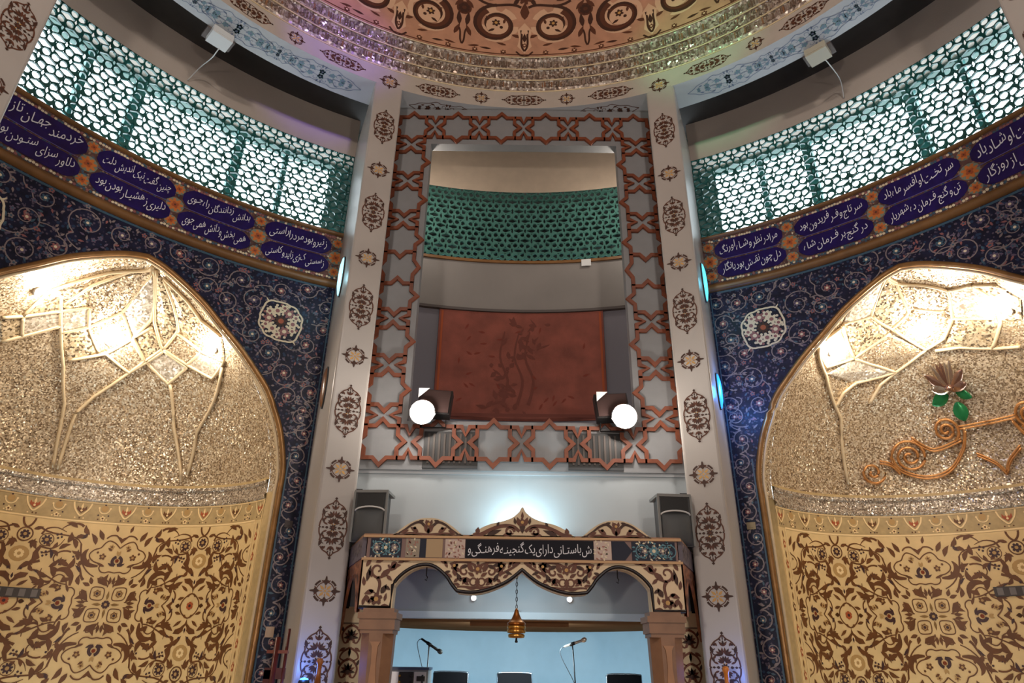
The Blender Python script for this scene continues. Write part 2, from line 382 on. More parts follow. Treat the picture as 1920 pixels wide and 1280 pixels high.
# dome painting
o = Orn()
DM = [dkbrown, midbrown, dome_cream, gold, dome_bg]
for k in range(-4, 4):
    c0 = o.at(math.radians(22.5*(k+.5))*5.3-math.radians(11.25)*5.3)
    for sx in (1, -1):
        q = c0.at(0, 0, sx, 1)
        cx, cy, R = rad(5.25)*5.3, .72, .40
        q.fdisc(cx, cy, .385, 2, 1)
        q.spiral(cx, cy, R, 90, -1.55, .062, 0, 3, .035, .32, 40)
        q.spiral(cx, cy, R*.86, 60, -1.1, .16, 1, 2, .05, .5, 26)
        q.fdisc(cx-.02, cy-.03, .19, 2, 4); q.flower(cx, cy+.03, .075, 6, 0, 3, 5); q.disc(cx-.09, cy-.06, .03, 0, 5); q.leaf(cx+.02, cy-.1, -30, .13, .05, 0, 5)
        q.leaf(cx-.13, cy+.02, 100, .12, .05, 1, 5); q.leaf(cx+.1, cy+.12, 20, .1, .04, 1, 5)
        for (lx, ly, an, L, wd, mm) in ((.22,.52,200,.2,.07,1),(.9,.4,70,.26,.08,1),(.98,.62,95,.3,.09,0),(.88,1.0,50,.25,.08,1),(.2,1.12,120,.25,.08,0),(.55,1.22,20,.28,.1,1),(.8,1.25,80,.3,.08,0),(.3,.28,15,.18,.05,1),(.75,.22,-10,.2,.05,1),(.55,.17,5,.2,.05,0)):
            q.leaf(lx, ly, an, L, wd, mm, 2)
        for (fx, fy, r) in ((.35,.12,.05),(.82,.12,.05),(.95,1.25,.07),(.25,1.32,.06)): q.flower(fx, fy, r, 6, 1, 2, 3)
        q.stroke(bez((0,.15),(.1,.3),(.02,.45),(.06,.62),8), .035, 0, 3); q.stroke(bez((1.04,.2),(.98,.32),(1.03,.42),(.98,.55),8), .03, 0, 3)
        q.stroke(bez((.06,1.1),(.3,1.25),(.5,1.0),(.8,1.2),10), .05, 0, 2); q.stroke(bez((.0,1.4),(.3,1.6),(.7,1.3),(1.03,1.55),10), .06, 1, 2)
        q.disc(1.04, .98, .13, 1, 2, 14); q.flower(1.04, .98, .1, 8, 0, 1, 4)
    c0.poly([(0,.1),(.12,.26),(.09,.42),(.12,.62),(0,.78),(-.12,.62),(-.09,.42),(-.12,.26)], 2, 2)
    c0.leaf(0, .35, 90, .2, .07, 0, 4); c0.flower(0, .28, .05, 6, 1, 2, 4); c0.leaf(0, .85, 90, .35, .16, 1, 3); c0.flower(0, 1.3, .14, 8, 1, 0, 3)
    c0.stroke([(-.14,.14),(-.07,.06),(0,.03),(.07,.06),(.14,.14)], .03, 0, 3)
for sgn in (0, .05, 1.62):
    o.stroke([(rad(t)*5.3, .02+sgn) for t in rng(-100, 90, 120)], .02, 1, 2)
o.build('painted_scrollwork', lambda x, y, l: tuple(Vector(dome_pt(math.degrees(x/5.3), y))*(1)+Vector((-sin(x/5.3)*l, -cos(x/5.3)*l, -l*.3))), DM, dome, .003, kind='stuff')

# mirror cornice under the dome: three coved rings of tilted mirror tiles
CORN = [(5.50,10.45),(5.465,10.50),(5.46,10.62),(5.42,10.65),(5.41,10.80),(5.355,10.83),(5.35,10.96),(5.30,11.0)]
b = MB(); b.grid(lambda i, t: pt(CORN[i][0], t, CORN[i][1]), list(range(8)), rng(-180, 180, 144), flip=True)
corn = b.build('trim_1', mir_corn, kind='structure'); tag(corn, 'mirror mosaic cornice under the painted dome')
b = MB(); rn = random.Random(3)
for (i, nt_) in ((1,1),(3,2),(5,1)):
    (ra, za), (rb, zb) = CORN[i], CORN[i+1]
    for row in range(nt_):
        for th in rng(-75, 75, 300 if nt_ == 2 else 380):
            if rn.random() < .25: continue
            f0, f1 = row/nt_+.06, (row+1)/nt_-.06; h = 75/380*.8*rn.uniform(.6, 1)
            q = []
            for (dt, f) in ((-h,f0),(h,f0),(h,f1),(-h,f1)):
                q.append(pt(ra+(rb-ra)*f-.012+rn.uniform(-.014,.014), th+dt, za+(zb-za)*f+rn.uniform(-.004,.004)))
            b.cur = rn.choice((0,0,0,1,1,2)); b.add(q, [(0,1,2,3)])
facets = [mat('silver_mirror', rgb(190,182,174), .22, metal=.7), mat('smoky_mirror', rgb(140,122,108), .25, metal=.6), mat('bronze_mirror', rgb(176,138,108), .25, metal=.6)]
b.build('mirror_tile', facets, corn, kind='stuff')
for zz, rr_ in ((10.455,5.495),(10.635,5.43),(10.815,5.37),(11.0,5.29)):
    b = MB(); b.tube([pt(rr_, t, zz) for t in rng(-180, 180, 144)][:-1], .012, 6, closed=True); b.build('bead_moulding', ridge_m, corn, True)

# ring beam
b = MB()
prof = [(RR, Z_RTOP), (RR, Z_RING), (6.012, Z_RING), (6.012, Z_ROOF+.1)]
b.grid(lambda i, t: pt(prof[i][0], t, prof[i][1]), [0, 1], rng(-180, 180, 144)); b.cur = 1
b.grid(lambda i, t: pt(prof[i][0], t, prof[i][1]), [1, 2], rng(-180, 180, 144)); b.cur = 2
b.grid(lambda i, t: pt(prof[i][0], t, prof[i][1]), [2, 3], rng(-180, 180, 144))
ring = b.build('trim_2', [cream, soff, darkroof], kind='structure'); tag(ring, 'cream ring beam carrying the dome, with brown painted medallions')
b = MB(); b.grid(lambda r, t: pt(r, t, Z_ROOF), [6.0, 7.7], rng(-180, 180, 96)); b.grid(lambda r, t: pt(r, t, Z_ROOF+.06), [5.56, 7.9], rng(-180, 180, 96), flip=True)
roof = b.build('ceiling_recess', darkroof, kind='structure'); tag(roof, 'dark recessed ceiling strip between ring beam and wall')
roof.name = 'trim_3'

PM = [dkbrown, midbrown, gold]
def long_medallion(o):
    o.flower(0, 0, .036, 8, 0, 1, 2)
    def half(q):
        q.leaf(.045, 0, 0, .035, .028, 0); q.leaf(.085, 0, 0, .03, .022, 0); q.disc(.128, 0, .010, 0, 1, 6)
        q.stroke(smoothpts([(.135,.005),(.128,.06),(.112,.1),(.118,.14)],4), .014, 1, 1)
        for k, a in enumerate((90, 62, 36, 12)): q.leaf(.01, .042, a, .066-.004*k, .026, k % 2, 2)
        for k, a in enumerate((90, 58, 28, 2)): q.leaf(.012, .112, a, .07, .026, (k+1) % 2, 2)
        q.stroke(smoothpts([(.02,.112),(.06,.106),(.095,.118),(.1,.15),(.075,.168)],4), .013, 0, 1, .008)
        q.leaf(.098, .125, 75, .075, .034, 0, 2); q.leaf(.088, .05, 60, .055, .026, 0, 2); q.leaf(.1, .075, 130, .045, .022, 1, 2)
        for k, a in enumerate((90, 50)): q.leaf(.0, .19, a, .06, .024, k, 2)
        q.disc(.08, .205, .012, 0, 2, 6); q.leaf(.055, .19, 60, .045, .022, 1, 2)
        q.stroke(smoothpts([(.105,.195),(.075,.232),(.03,.26),(.006,.292)],4), .013, 1, 1)
        q.disc(.0, .31, .016, 0, 2, 4); q.stroke([(0,.25),(0,.31)], .011, 0, 1); q.leaf(.02,.236,70,.035,.016,0,2)
        q.leaf(.055, .03, 25, .055, .02, 1, 1); q.leaf(.005,.022,60,.03,.014,2,1)
    o.mirror4(half)
def small_medallion(o):
    def quad(q):
        q.ring(0, 0, .108, .02, 0, 1, 6, 28, 62); q.ring(0, 0, .085, .009, 1, 1, 6, 10, 80); q.leaf(.012,.012,45,.06,.026,2,1)
        for rot in (0, 90):
            t = q.at(0, 0, 1, 1, 0) if rot == 0 else q.at(0, 0, 1, 1, 0, True)
            t.poly([(.05,0),(.075,.016),(.1,.03),(.108,.012),(.135,.008),(.15,0)], 0, 2); t.leaf(.02,0,0,.045,.014,2,2); t.leaf(.085,.02,50,.03,.016,1,2)
    o.mirror4(quad); o.disc(0, 0, .012, 2, 3)
def rib_map(x, y, l): return (x, -l, y)

# ribs
hw = .2135
def make_rib(th, idx, detail=True):
    yf = math.sqrt(RR*RR-hw*hw); cr = .035
    out = [(-hw, 7.12-0), (-hw, yf+cr)]+[(-hw+cr-cr*cos(rad(a)), yf+cr-cr*sin(rad(a))) for a in (30, 60)]+[(-hw+cr, yf), (hw-cr, yf)]+[(hw-cr+cr*sin(rad(a)), yf+cr-cr*cos(rad(a))) for a in (30, 60)]+[(hw, yf+cr), (hw, 7.12)]
    t = rad(th); ct, st = cos(t), sin(t)
    b = MB(); b.prism(out, lambda x, y, d: (x*ct+y*st, CY-x*st+y*ct, d), 0, Z_RING+.02)
    r = b.build('trim_%d' % idx, cream_gloss, kind='structure')
    return r, yf
LONG = [9.27, 7.70, 6.20, 4.775, 3.40, 2.06]; SMALL = [8.45, 6.945, 5.497, 4.06, 2.74]
om = Orn(); long_medallion(om); ML = om.mesh('painted_medallion', rib_map, PM)
om = Orn(); small_medallion(om); MS = om.mesh('painted_rosette', rib_map, PM)
rib_obs = {}
for i, th in enumerate(RIBS):
    r, yf = make_rib(th, 4+i)
    tag(r, {22.43: 'cream rib with brown medallions right of the star frame', -22.43: 'cream rib with brown medallions left of the star frame'}.get(th, 'cream medallion-painted rib beyond the lattice windows'))
    rib_obs[th] = r
    if abs(th) > 70: continue
    t = rad(th)
    for me, zs in ((ML, LONG), (MS, SMALL+[10.19])):
        for z in zs:
            q = bpy.data.objects.new(me.name, me); COL.objects.link(q); q.parent = r
            q.location = ((yf-.002)*sin(t), CY+(yf-.002)*cos(t), z); q.rotation_euler = (0, 0, -t)
            q.scale = (1.12, 1, 1.04)
# ring medallions (curved with the beam)
om = Orn(); long_medallion(om.at(0, 0, .82, 1.12, 90)); RML = om.mesh('ring_medallion', lambda x, y, l: ((RR-l-.002)*sin(x/RR), (RR-l-.002)*cos(x/RR), y), PM)
om = Orn(); small_medallion(om.at(0, 0, .95, .92)); RMS = om.mesh('ring_rosette', lambda x, y, l: ((RR-l-.002)*sin(x/RR), (RR-l-.002)*cos(x/RR), y), PM)
for k in range(-1, 2):
    for me, offs in ((RML, (-16.1, 0, 16.1)), (RMS, (-8, 8))):
        for d in offs:
            th = 45*k+d*.9
            if k != 0: th = 45*k+d*.92
            q = bpy.data.objects.new(me.name, me); COL.objects.link(q); q.parent = ring; q.location = (0, CY, 10.265); q.rotation_euler = (0, 0, -rad(th))
# soffit cartouches
def soffit_orn(o):
    def h(q):
        q.stroke(smoothpts([(0,.17),(.12,.16),(.2,.19),(.32,.13),(.45,.1),(.52,.05),(.62,0)],4), .012, 0)
        for (x, y, r) in ((0,.05,.05),(.16,.06,.045),(.32,.04,.045),(.45,.02,.03)): q.flower(x, y, r, 5, 1, 0)
        q.spiral(.24, .07, .09, 200, 1.2, .008, 0, 1); q.spiral(.08, .1, .07, 0, -1.1, .008, 0, 1)
        for (x, y, a) in ((.1,.02,40),(.22,.12,10),(.38,.08,-20),(.02,.12,80),(.3,.0,10)): q.leaf(x, y, a, .07, .03, 0)
    o.mirror4(h)
def m_soff(x, y, l): return ((5.76+y)*sin(x/5.76), (5.76+y)*cos(x/5.76), Z_RING-l-.001)
om = Orn(); soffit_orn(om.at(0, 0, 1, 1)); SO = om.mesh('soffit_cartouche', m_soff, [blueline, tealline])
om = Orn(); soffit_orn(om.at(0, 0, .55, .8)); SO2 = om.mesh('soffit_rosette', m_soff, [blueline, tealline])
om = Orn(); soffit_orn(om.at(0, 0, 1, 1)); SO3 = om.mesh('soffit_cartouche', m_soff, [midbrown, dkbrown])
for k in (-1, 0, 1):
    for me, offs in (((SO if k else SO3), (-12.5, 0, 12.5)), (SO2, (-6, 6))):
        for d in offs:
            if k == 0 and me is SO2: continue
            q = bpy.data.objects.new(me.name, me); COL.objects.link(q); q.parent = ring; q.location = (0, CY, 0); q.rotation_euler = (0, 0, -rad(45*k+d))

# ------------------------------------------------------------------ lattice screens
def clip(poly, a, bb, cc):
    out = []
    for i, p in enumerate(poly):
        q = poly[(i+1) % len(poly)]; dp = a*p[0]+bb*p[1]-cc; dq = a*q[0]+bb*q[1]-cc
        if dp <= 0: out.append(p)
        if dp*dq < 0: t = dp/(dp-dq); out.append((p[0]+(q[0]-p[0])*t, p[1]+(q[1]-p[1])*t))
    return out
def lattice_mesh(name, R, th0, th1, z0, z1, depth=.03, hole=.96, strap=.010, m=None):
    P, h = .2262, .1025
    xa, xb = rad(th0)*R, rad(th1)*R; cen = []
    ny = int((z1-z0)/h)+3; nx = int((xb-xa)/P)+3
    for j in range(-1, ny):
        z = z0+.03+j*h
        for i in range(-1, nx):
            if j % 2 == 0: cen.append((xa+i*P+(P/2 if j % 4 == 2 else 0), z, 0))
            else: cen.append((xa+i*P+P/4, z, 1)); cen.append((xa+i*P+3*P/4, z, 1))
    b = MB(); N = 14
    from collections import defaultdict
    hsh = defaultdict(list)
    for k, c in enumerate(cen): hsh[(int(c[0]//P), int(c[1]//(2*h)))].append(c)
    for c in cen:
        x, y, kd = c; poly = [(x-.2,y-.2),(x+.2,y-.2),(x+.2,y+.2),(x-.2,y+.2)]
        gx, gy = int(x//P), int(y//(2*h))
        for ax in (-1,0,1):
            for ay in (-1,0,1):
                for d in hsh.get((gx+ax, gy+ay), ()):
                    dx, dy = d[0]-x, d[1]-y
                    if dx == 0 and dy == 0 or abs(dx)+abs(dy) > .5: continue
                    poly = clip(poly, dx, dy, dx*(x+d[0])/2+dy*(y+d[1])/2)
        for (a, bb, cc) in ((-1,0,-xa),(1,0,xb),(0,-1,-z0),(0,1,z1)):
            if poly: poly = clip(poly, a, bb, cc)
        if len(poly) < 3: continue
        cx = sum(p[0] for p in poly)/len(poly); cy = sum(p[1] for p in poly)/len(poly)
        area = abs(sum(poly[i-1][0]*poly[i][1]-poly[i][0]*poly[i-1][1] for i in range(len(poly))))/2
        if area < .0008: b.prism(poly, lambda u, v, d: pt(R+d, math.degrees(u/R), v), 0, depth); continue
        def hit(ang, pl=poly):
            dx, dy = cos(ang), sin(ang); best = 9
            for i in range(len(pl)):
                (ax_, ay_), (bx, by) = pl[i-1], pl[i]; ex, ey = bx-ax_, by-ay_; den = dx*ey-dy*ex
                if abs(den) < 1e-12: continue
                t = ((ax_-cx)*ey-(ay_-cy)*ex)/den; u = ((ax_-cx)*dy-(ay_-cy)*dx)/den
                if t > 0 and -1e-6 <= u <= 1+1e-6: best = min(best, t)
            return best if best < 9 else 0
        wv, ht = (.100, .058) if kd == 0 else (.047, .056)
        outer = []; inner = []
        for k in range(N):
            a = 2*pi*(k+.5)/N; a = math.atan2(sin(a)*ht, cos(a)*wv); rad_ = hit(a)
            re = 1/math.sqrt((cos(a)/wv)**2+(sin(a)/ht)**2); ri = min(re*hole, rad_-strap)
            if ri < .006: ri = rad_*.5
            outer.append((cx+rad_*cos(a), cy+rad_*sin(a))); inner.append((cx+ri*cos(a), cy+ri*sin(a)))
        V = []
        for ring_, d in ((outer, .006), (inner, 0), (inner, depth), (outer, depth)):
            V += [pt(R+d, math.degrees(u/R), v) for u, v in ring_]
        F = []
        for g in range(3):
            for k in range(N): F.append((g*N+k, g*N+(k+1) % N, (g+1)*N+(k+1) % N, (g+1)*N+k))
        b.add(V, F)
    return b.mesh(name, m or teal)
def window(n, side, label):
    """lattice, glazed opening behind it, mullions"""
    if side: th0, th1 = (24.15, 65.8)
    sgn = side
    me = lattice_mesh('lattice_screen', RW, -65.8 if sgn < 0 else 24.15, -24.15 if sgn < 0 else 65.8, Z_BT+.02, Z_LT)
    w = bpy.data.objects.new('window_%d' % n, me); COL.objects.link(w); tag(w, label, kind='structure')
    S = lambda t: t*sgn
    # surround wall of the opening (outer wall) with a hole
    o0, o1, zb, zt = 26.6, 63.4, 8.33, 9.84
    b = MB()
    for (a, c, za, zc) in ((22.4, o0, 7.9, 10.7), (o1, 67.6, 7.9, 10.7), (o0, o1, 7.9, zb), (o0, o1, zt, 10.7)):
        b.grid(lambda t, z: pt(7.42, S(t), z), rng(a, c, max(2, int((c-a)/2))), [za, zc]); b.grid(lambda t, z: pt(7.62, S(t), z), rng(a, c, max(2, int((c-a)/2))), [za, zc])
    b.grid(lambda r, t: pt(r, S(t), zb), [7.42, 7.62], rng(o0, o1, 24)); b.grid(lambda r, t: pt(r, S(t), zt), [7.42, 7.62], rng(o0, o1, 24))
    b.build('window_surround', mat('green_grey_paint', rgb(84,110,104), .6), w)
    for t in (32.5, 38.2, 50.0, 55.4):
        b = MB(); hwid = .55 if t in (38.2, 50.0) else .3
        b.prism([(-hwid, zb), (hwid, zb), (hwid, zt), (-hwid, zt)], lambda x, z, d: pt(7.40+d, S(t+x), z), 0, .16); b.build('mullion', mat('teal_grey_frame', rgb(44,112,108), .5), w)
    edges = [o0, 32.5, 38.2, 50.0, 55.4, o1]
    for a, c in zip(edges, edges[1:]):
        b = MB(); b.grid(lambda t, z: pt(7.52, S(t), z), rng(a, c, 4), [zb, zt]); b.build('pane', glass, w)
    return w
window(1, -1, 'teal lattice window full of daylight above the left inscription')
window(2, 1, 'teal lattice window full of daylight above the right inscription')
me = lattice_mesh('lattice_screen', RW, -21.5, 21.5, 8.19, 9.66, .03, .80, .019, mat('matt_teal_ceramic', rgb(66,106,98), .8, var=.12, vscale=5, spec=.1))
w3 = bpy.data.objects.new('window_3', me); COL.objects.link(w3); tag(w3, 'dark teal lattice inside the star frame', kind='structure')
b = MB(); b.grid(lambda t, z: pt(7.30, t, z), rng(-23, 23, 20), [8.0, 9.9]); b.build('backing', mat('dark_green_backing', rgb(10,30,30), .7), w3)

# ------------------------------------------------------------------ bay walls
ZD = [4.1,4.4,4.85,5.2,5.45,5.7,5.95,6.2,6.45,6.65,6.8,6.86]
WD = [RT*sin(rad(a)) for a in (18.1,18.05,17.2,16,14.9,13.2,11.3,9.0,6.7,4.2,1.8,0)]
def interp(x, X, Y):
    if x <= X[0]: return Y[0]
    for i in range(1, len(X)):
        if x <= X[i]: return Y[i-1]+(Y[i]-Y[i-1])*(x-X[i-1])/(X[i]-X[i-1])
    return Y[-1]
_arch = smoothpts(list(zip(WD, ZD)), 4)
AW = [p[0] for p in _arch]; AZ = [p[1] for p in _arch]
def wz(z): return interp(z, AZ, AW) if z < 6.86 else 0.0
def zarch(d):                       # arch height at angular offset d (deg)
    w = abs(RT*sin(rad(d)))
    if w >= AW[0]-.001: return 0
    return interp(-w, [-x for x in AW], AZ)
RN = AW[0]
def niche_pt(s, phi, r, z):
    ax, ay = RT*s*sin(pi/4), CY+RT*cos(pi/4); t = rad(45*s+phi); return (ax+r*sin(t), ay+r*cos(t), z)
Z_CT, Z_CB, Z_FR = 4.03, 3.755, 4.29   # carpet border top, border bottom, mirror frieze top
def quarter(o):
    B, P, T, C, R_ = 0, 1, 2, 3, 4
    o.flower(0,0,.045,8,P,T,3); o.stroke(smoothpts([(.055,.055),(.1,.045),(.175,.06),(.19,.13),(.18,.18),(.13,.19),(.06,.175),(.045,.1)],3,True), .011, B, 2, closed=True)
    o.flower(.118,.118,.045,6,T,P,2); o.ring(.118,.118,.032,.008,B,3,8)
    for q in (o, o.at(0,0,1,1,0,True)):
        q.leaf(.05,0,0,.1,.03,T,2); q.poly([(.03,.2),(.09,.215),(.14,.235),(.16,.29),(.1,.29),(.05,.34),(.055,.27)],B,2); q.leaf(.015,.22,85,.09,.035,B,2)
        q.leaf(.21,.075,12,.075,.035,B,2); q.stroke(smoothpts([(.19,.03),(.24,.03),(.28,.07),(.3,.13),(.25,.14)],3), .011, B, 1)
        q.leaf(.215,.2,20,.09,.045,B,1)
        # lobed cartouche with a lotus
        q.stroke(smoothpts([(0,.352),(.06,.362),(.1,.35),(.145,.36),(.172,.40),(.165,.445),(.235,.465),(.29,.505),(.305,.555),(.265,.605),(.205,.63),(.175,.68),(.13,.715),(.06,.69),(0,.635)],3), .013, B, 2)
        q.stroke(smoothpts([(.19,.42),(.29,.43),(.355,.49),(.36,.56),(.33,.61)],3), .02, B, 1, .004, belly=.05)
        q.ring(0,.485,.05,.034,P,3,9,-75,75); q.disc(0,.49,.022,R_,4,8); q.leaf(.03,.425,30,.075,.026,P,3); q.leaf(.0,.55,70,.06,.03,T,3); q.leaf(.12,.42,20,.09,.03,B,2)
        q.flower(.165,.53,.038,5,B,T,3); q.leaf(.08,.6,35,.06,.028,B,3); q.flower(.09,.645,.03,5,T,B,3); q.disc(.225,.575,.014,B,3,6)
        q.poly([(0,.69),(.035,.735),(.05,.77),(.02,.76),(0,.745)],B,2); q.stroke(smoothpts([(.03,.74),(.07,.78),(.13,.775),(.17,.74)],3), .016, B, 2); q.leaf(.2,.72,60,.14,.055,B,2); q.leaf(.07,.82,75,.09,.035,B,2)
        q.leaf(.27,.66,60,.15,.055,B,2,.1); q.leaf(.4,.48,75,.12,.05,B,2,-.1)
    # rounded quatrefoil and its fans
    o.stroke(smoothpts([(1,.135),(.955,.115),(.915,.085),(.885,.045),(.872,0)],3), .015, B, 2); o.flower(1,0,.045,6,R_,P,3); o.leaf(.868,0,180,.062,.05,B,3); o.leaf(.78,.03,120,.07,.03,P,3)
    o.poly([(1,.14),(.985,.19),(.93,.235),(.87,.255),(.85,.3),(.93,.305),(.975,.27),(1,.215)],B,2); o.leaf(1,.21,90,.1,.05,C,3); o.leaf(1,.235,90,.06,.025,P,4)
    o.leaf(.97,.32,150,.2,.055,B,2,-.15); o.disc(.94,.345,.016,P,3,6); o.leaf(.93,.16,145,.12,.035,B,2)
    o.disc(1,.5,.10,T,1,14,.085); o.flower(1,.5,.05,6,C,T,2); o.poly([(.9,.4),(.865,.45),(.87,.52),(.84,.59),(.8,.6),(.82,.53),(.79,.47),(.83,.43)],B,2); o.leaf(.92,.42,200,.09,.035,B,2)
    o.ring(1,.715,.075,.014,B,2,18); o.flower(1,.715,.05,7,P,T,3); o.stroke(smoothpts([(1,.79),(.96,.83),(.94,.9),(.98,.95)],3), .022, B, 2); o.leaf(.93,.78,160,.1,.04,B,2); o.leaf(.88,.86,120,.08,.035,B,2)
    o.flower(.775,.675,.055,8,P,T,3); o.ring(.775,.675,.07,.009,B,2,14); o.stroke(smoothpts([(.83,.6),(.72,.58),(.64,.62),(.6,.7)],3), .022, B, 1, .006)
    o.stroke(smoothpts([(.84,.73),(.8,.8),(.7,.82),(.6,.78)],3), .024, B, 1, .006)
    for (x, y, a, L, w, m) in ((.42,.27,35,.13,.05,B),(.5,.36,110,.16,.06,B),(.6,.27,60,.14,.06,B),(.68,.38,130,.13,.05,B),(.46,.6,60,.15,.055,B),(.62,.5,40,.11,.04,B),(.56,.66,95,.13,.06,B),(.68,.47,70,.12,.035,P),
        (.5,.84,20,.14,.05,B),(.38,.88,100,.1,.05,B),(.3,.83,140,.13,.05,B),(.7,.88,60,.1,.04,B),(.62,.92,20,.1,.04,B),(.72,.13,100,.12,.05,B),(.8,.2,150,.1,.045,B),(.66,.06,40,.08,.035,B),(.88,.65,250,.1,.04,B),(.36,.34,50,.1,.03,P),(.74,.3,20,.08,.03,P),(.55,.12,120,.08,.03,P),(.44,.72,130,.1,.04,P)):
        o.leaf(x, y, a, L, w, m, 2, .12)
    for (x, y, a, L, w) in ((.33,.2,80,.12,.05),(.52,.22,160,.12,.05),(.58,.36,20,.1,.045),(.4,.4,135,.12,.05),(.52,.47,-20,.1,.045),(.63,.58,150,.13,.05),(.72,.6,60,.09,.04),(.36,.77,60,.13,.055),(.5,.72,170,.13,.05),(.58,.84,110,.12,.05),(.8,.9,150,.12,.045),(.66,.66,-60,.1,.04),(.82,.32,60,.1,.045),(.7,.24,-40,.1,.045),(.62,.16,170,.11,.045),(.9,.56,100,.12,.04),(.95,.62,170,.1,.04),(.16,.86,150,.1,.045),(.06,.92,20,.1,.04),(.24,.95,60,.1,.04),(.46,.93,150,.11,.045),(.86,.95,10,.1,.04),(.3,.5,-70,.08,.03),(.5,.3,-70,.08,.03),(.93,.1,40,.06,.03),(.4,.56,10,.1,.04),(.56,.4,80,.1,.04)):
        o.leaf(x, y, a, L, w, B, 2, -.14)
    for p in (((.3,.26),(.36,.3),(.34,.42),(.42,.44)),((.62,.22),(.7,.2),(.76,.26),(.74,.36)),((.44,.86),(.5,.92),(.62,.88),(.66,.8)),((.78,.44),(.84,.4),(.88,.46),(.84,.5)),((.66,.54),(.74,.58),(.72,.5),(.8,.54))): o.stroke(bez(*p, 7), .03, B, 1, .008)
    for (x, y) in ((.57,.44),(.44,.5),(.66,.73),(.76,.52)):
        for k in range(4): o.disc(x+.026*cos(k*pi/2+.4), y+.026*sin(k*pi/2+.4), .013, P, 2, 6)
    for p in (((.2,.3),(.34,.36),(.4,.5),(.42,.66)),((.42,.66),(.5,.8),(.7,.7),(.86,.8)),((.45,.2),(.6,.2),(.7,.34),(.86,.34)),((.62,.42),(.72,.5),(.6,.6),(.5,.56))): o.stroke(bez(*p, 8), .012, B, 1, .02)

RIDGE = {-1: [[[43.8,6.8],[-15.7,6.73],[-33.2,6.5],[-35.0,6.23]],[[43.8,6.8],[5.0,6.38],[-10.5,6.13],[-21.2,5.98]],[[43.8,6.8],[31.3,6.49],[28.4,6.36],[16.6,6.13],[5.3,5.92],[-9.4,5.74]],[[-40.3,6.25],[-32.2,6.16],[-21.2,5.98],[-9.7,5.65],[-2.6,5.26],[-0.8,5.0],[1.7,4.41]],[[-32.2,6.16],[-18.9,6.31],[-10.5,6.13],[1.6,5.92]],[[5.0,6.38],[16.6,6.13]],[[50.4,6.79],[31.7,6.48],[31.0,6.35],[35.0,6.11],[36.8,6.07],[50.0,6.27],[51.6,6.38],[53.2,6.55],[56.4,6.72]],[[58.9,6.73],[73.6,6.53],[75.8,6.33],[86.5,6.12]],[[48.5,6.24],[62.1,6.04],[49.9,5.91],[36.8,6.07]],[[36.8,6.05],[49.6,5.88],[38.0,5.68],[26.7,5.91],[36.8,6.05]],[[62.1,6.04],[76.1,5.89],[63.2,5.73],[49.9,5.91]],[[29.4,6.29],[17.3,6.15],[25.8,5.92],[35.8,6.07]],[[73.0,5.84],[51.0,5.08],[48.2,4.48]],[[26.7,5.91],[18.8,5.76],[7.1,5.41],[2.6,5.15],[3.3,4.4]],[[39.0,5.68],[40.8,5.13],[46.2,4.39]],[[16.6,6.13],[25.8,5.92],[18.8,5.76],[5.3,5.92]],[[-40.2,5.65],[-32.3,5.86],[-24.2,6.04]],[[-52.2,5.83],[-44.2,5.96],[-32.2,6.16]],[[-44.3,5.94],[-35.6,5.79]],[[-45.1,5.95],[-52.6,6.24],[-37.5,6.64],[46.1,6.81]]],
 1: [[[-81.6,6.81],[-69.4,6.77],[-53.1,6.5],[-80.3,6.37]],[[-81.6,6.81],[-31.1,6.77],[-14.3,6.51],[-30.0,6.37],[-53.1,6.5]],[[-81.6,6.81],[33.9,6.56],[16.2,6.33],[3.6,6.17],[-9.5,6.1],[-30.0,6.37]],[[-8.1,6.53],[14.0,6.42]],[[33.9,6.56],[57.6,6.48]],[[57.9,6.47],[71.5,6.33]],[[16.2,6.33],[39.1,6.16]],[[57.6,6.48],[54.6,6.32],[39.4,6.11],[22.6,5.92]],[[-9.5,6.1],[-27.5,5.91],[-49.0,5.8]],[[-4.4,6.07],[8.6,6.04],[24.1,5.91],[34.5,5.83]],[[-27.5,5.91],[-35.4,5.78],[-40.2,5.56]],[[-49.0,5.8],[-54.5,5.68],[-56.5,5.52]],[[-80.3,6.37],[-66.7,6.23],[-54.5,6.07],[-31.6,6.33]],[[-54.5,6.07],[-72.1,5.93],[-89.1,6.07]],[[-79.8,6.33],[-88.5,6.16]],[[-89.1,6.07],[-69.6,5.85],[-53.3,5.38],[-50.1,4.47]],[[-54.5,6.07],[-36.0,5.98],[-27.5,5.91]]]}
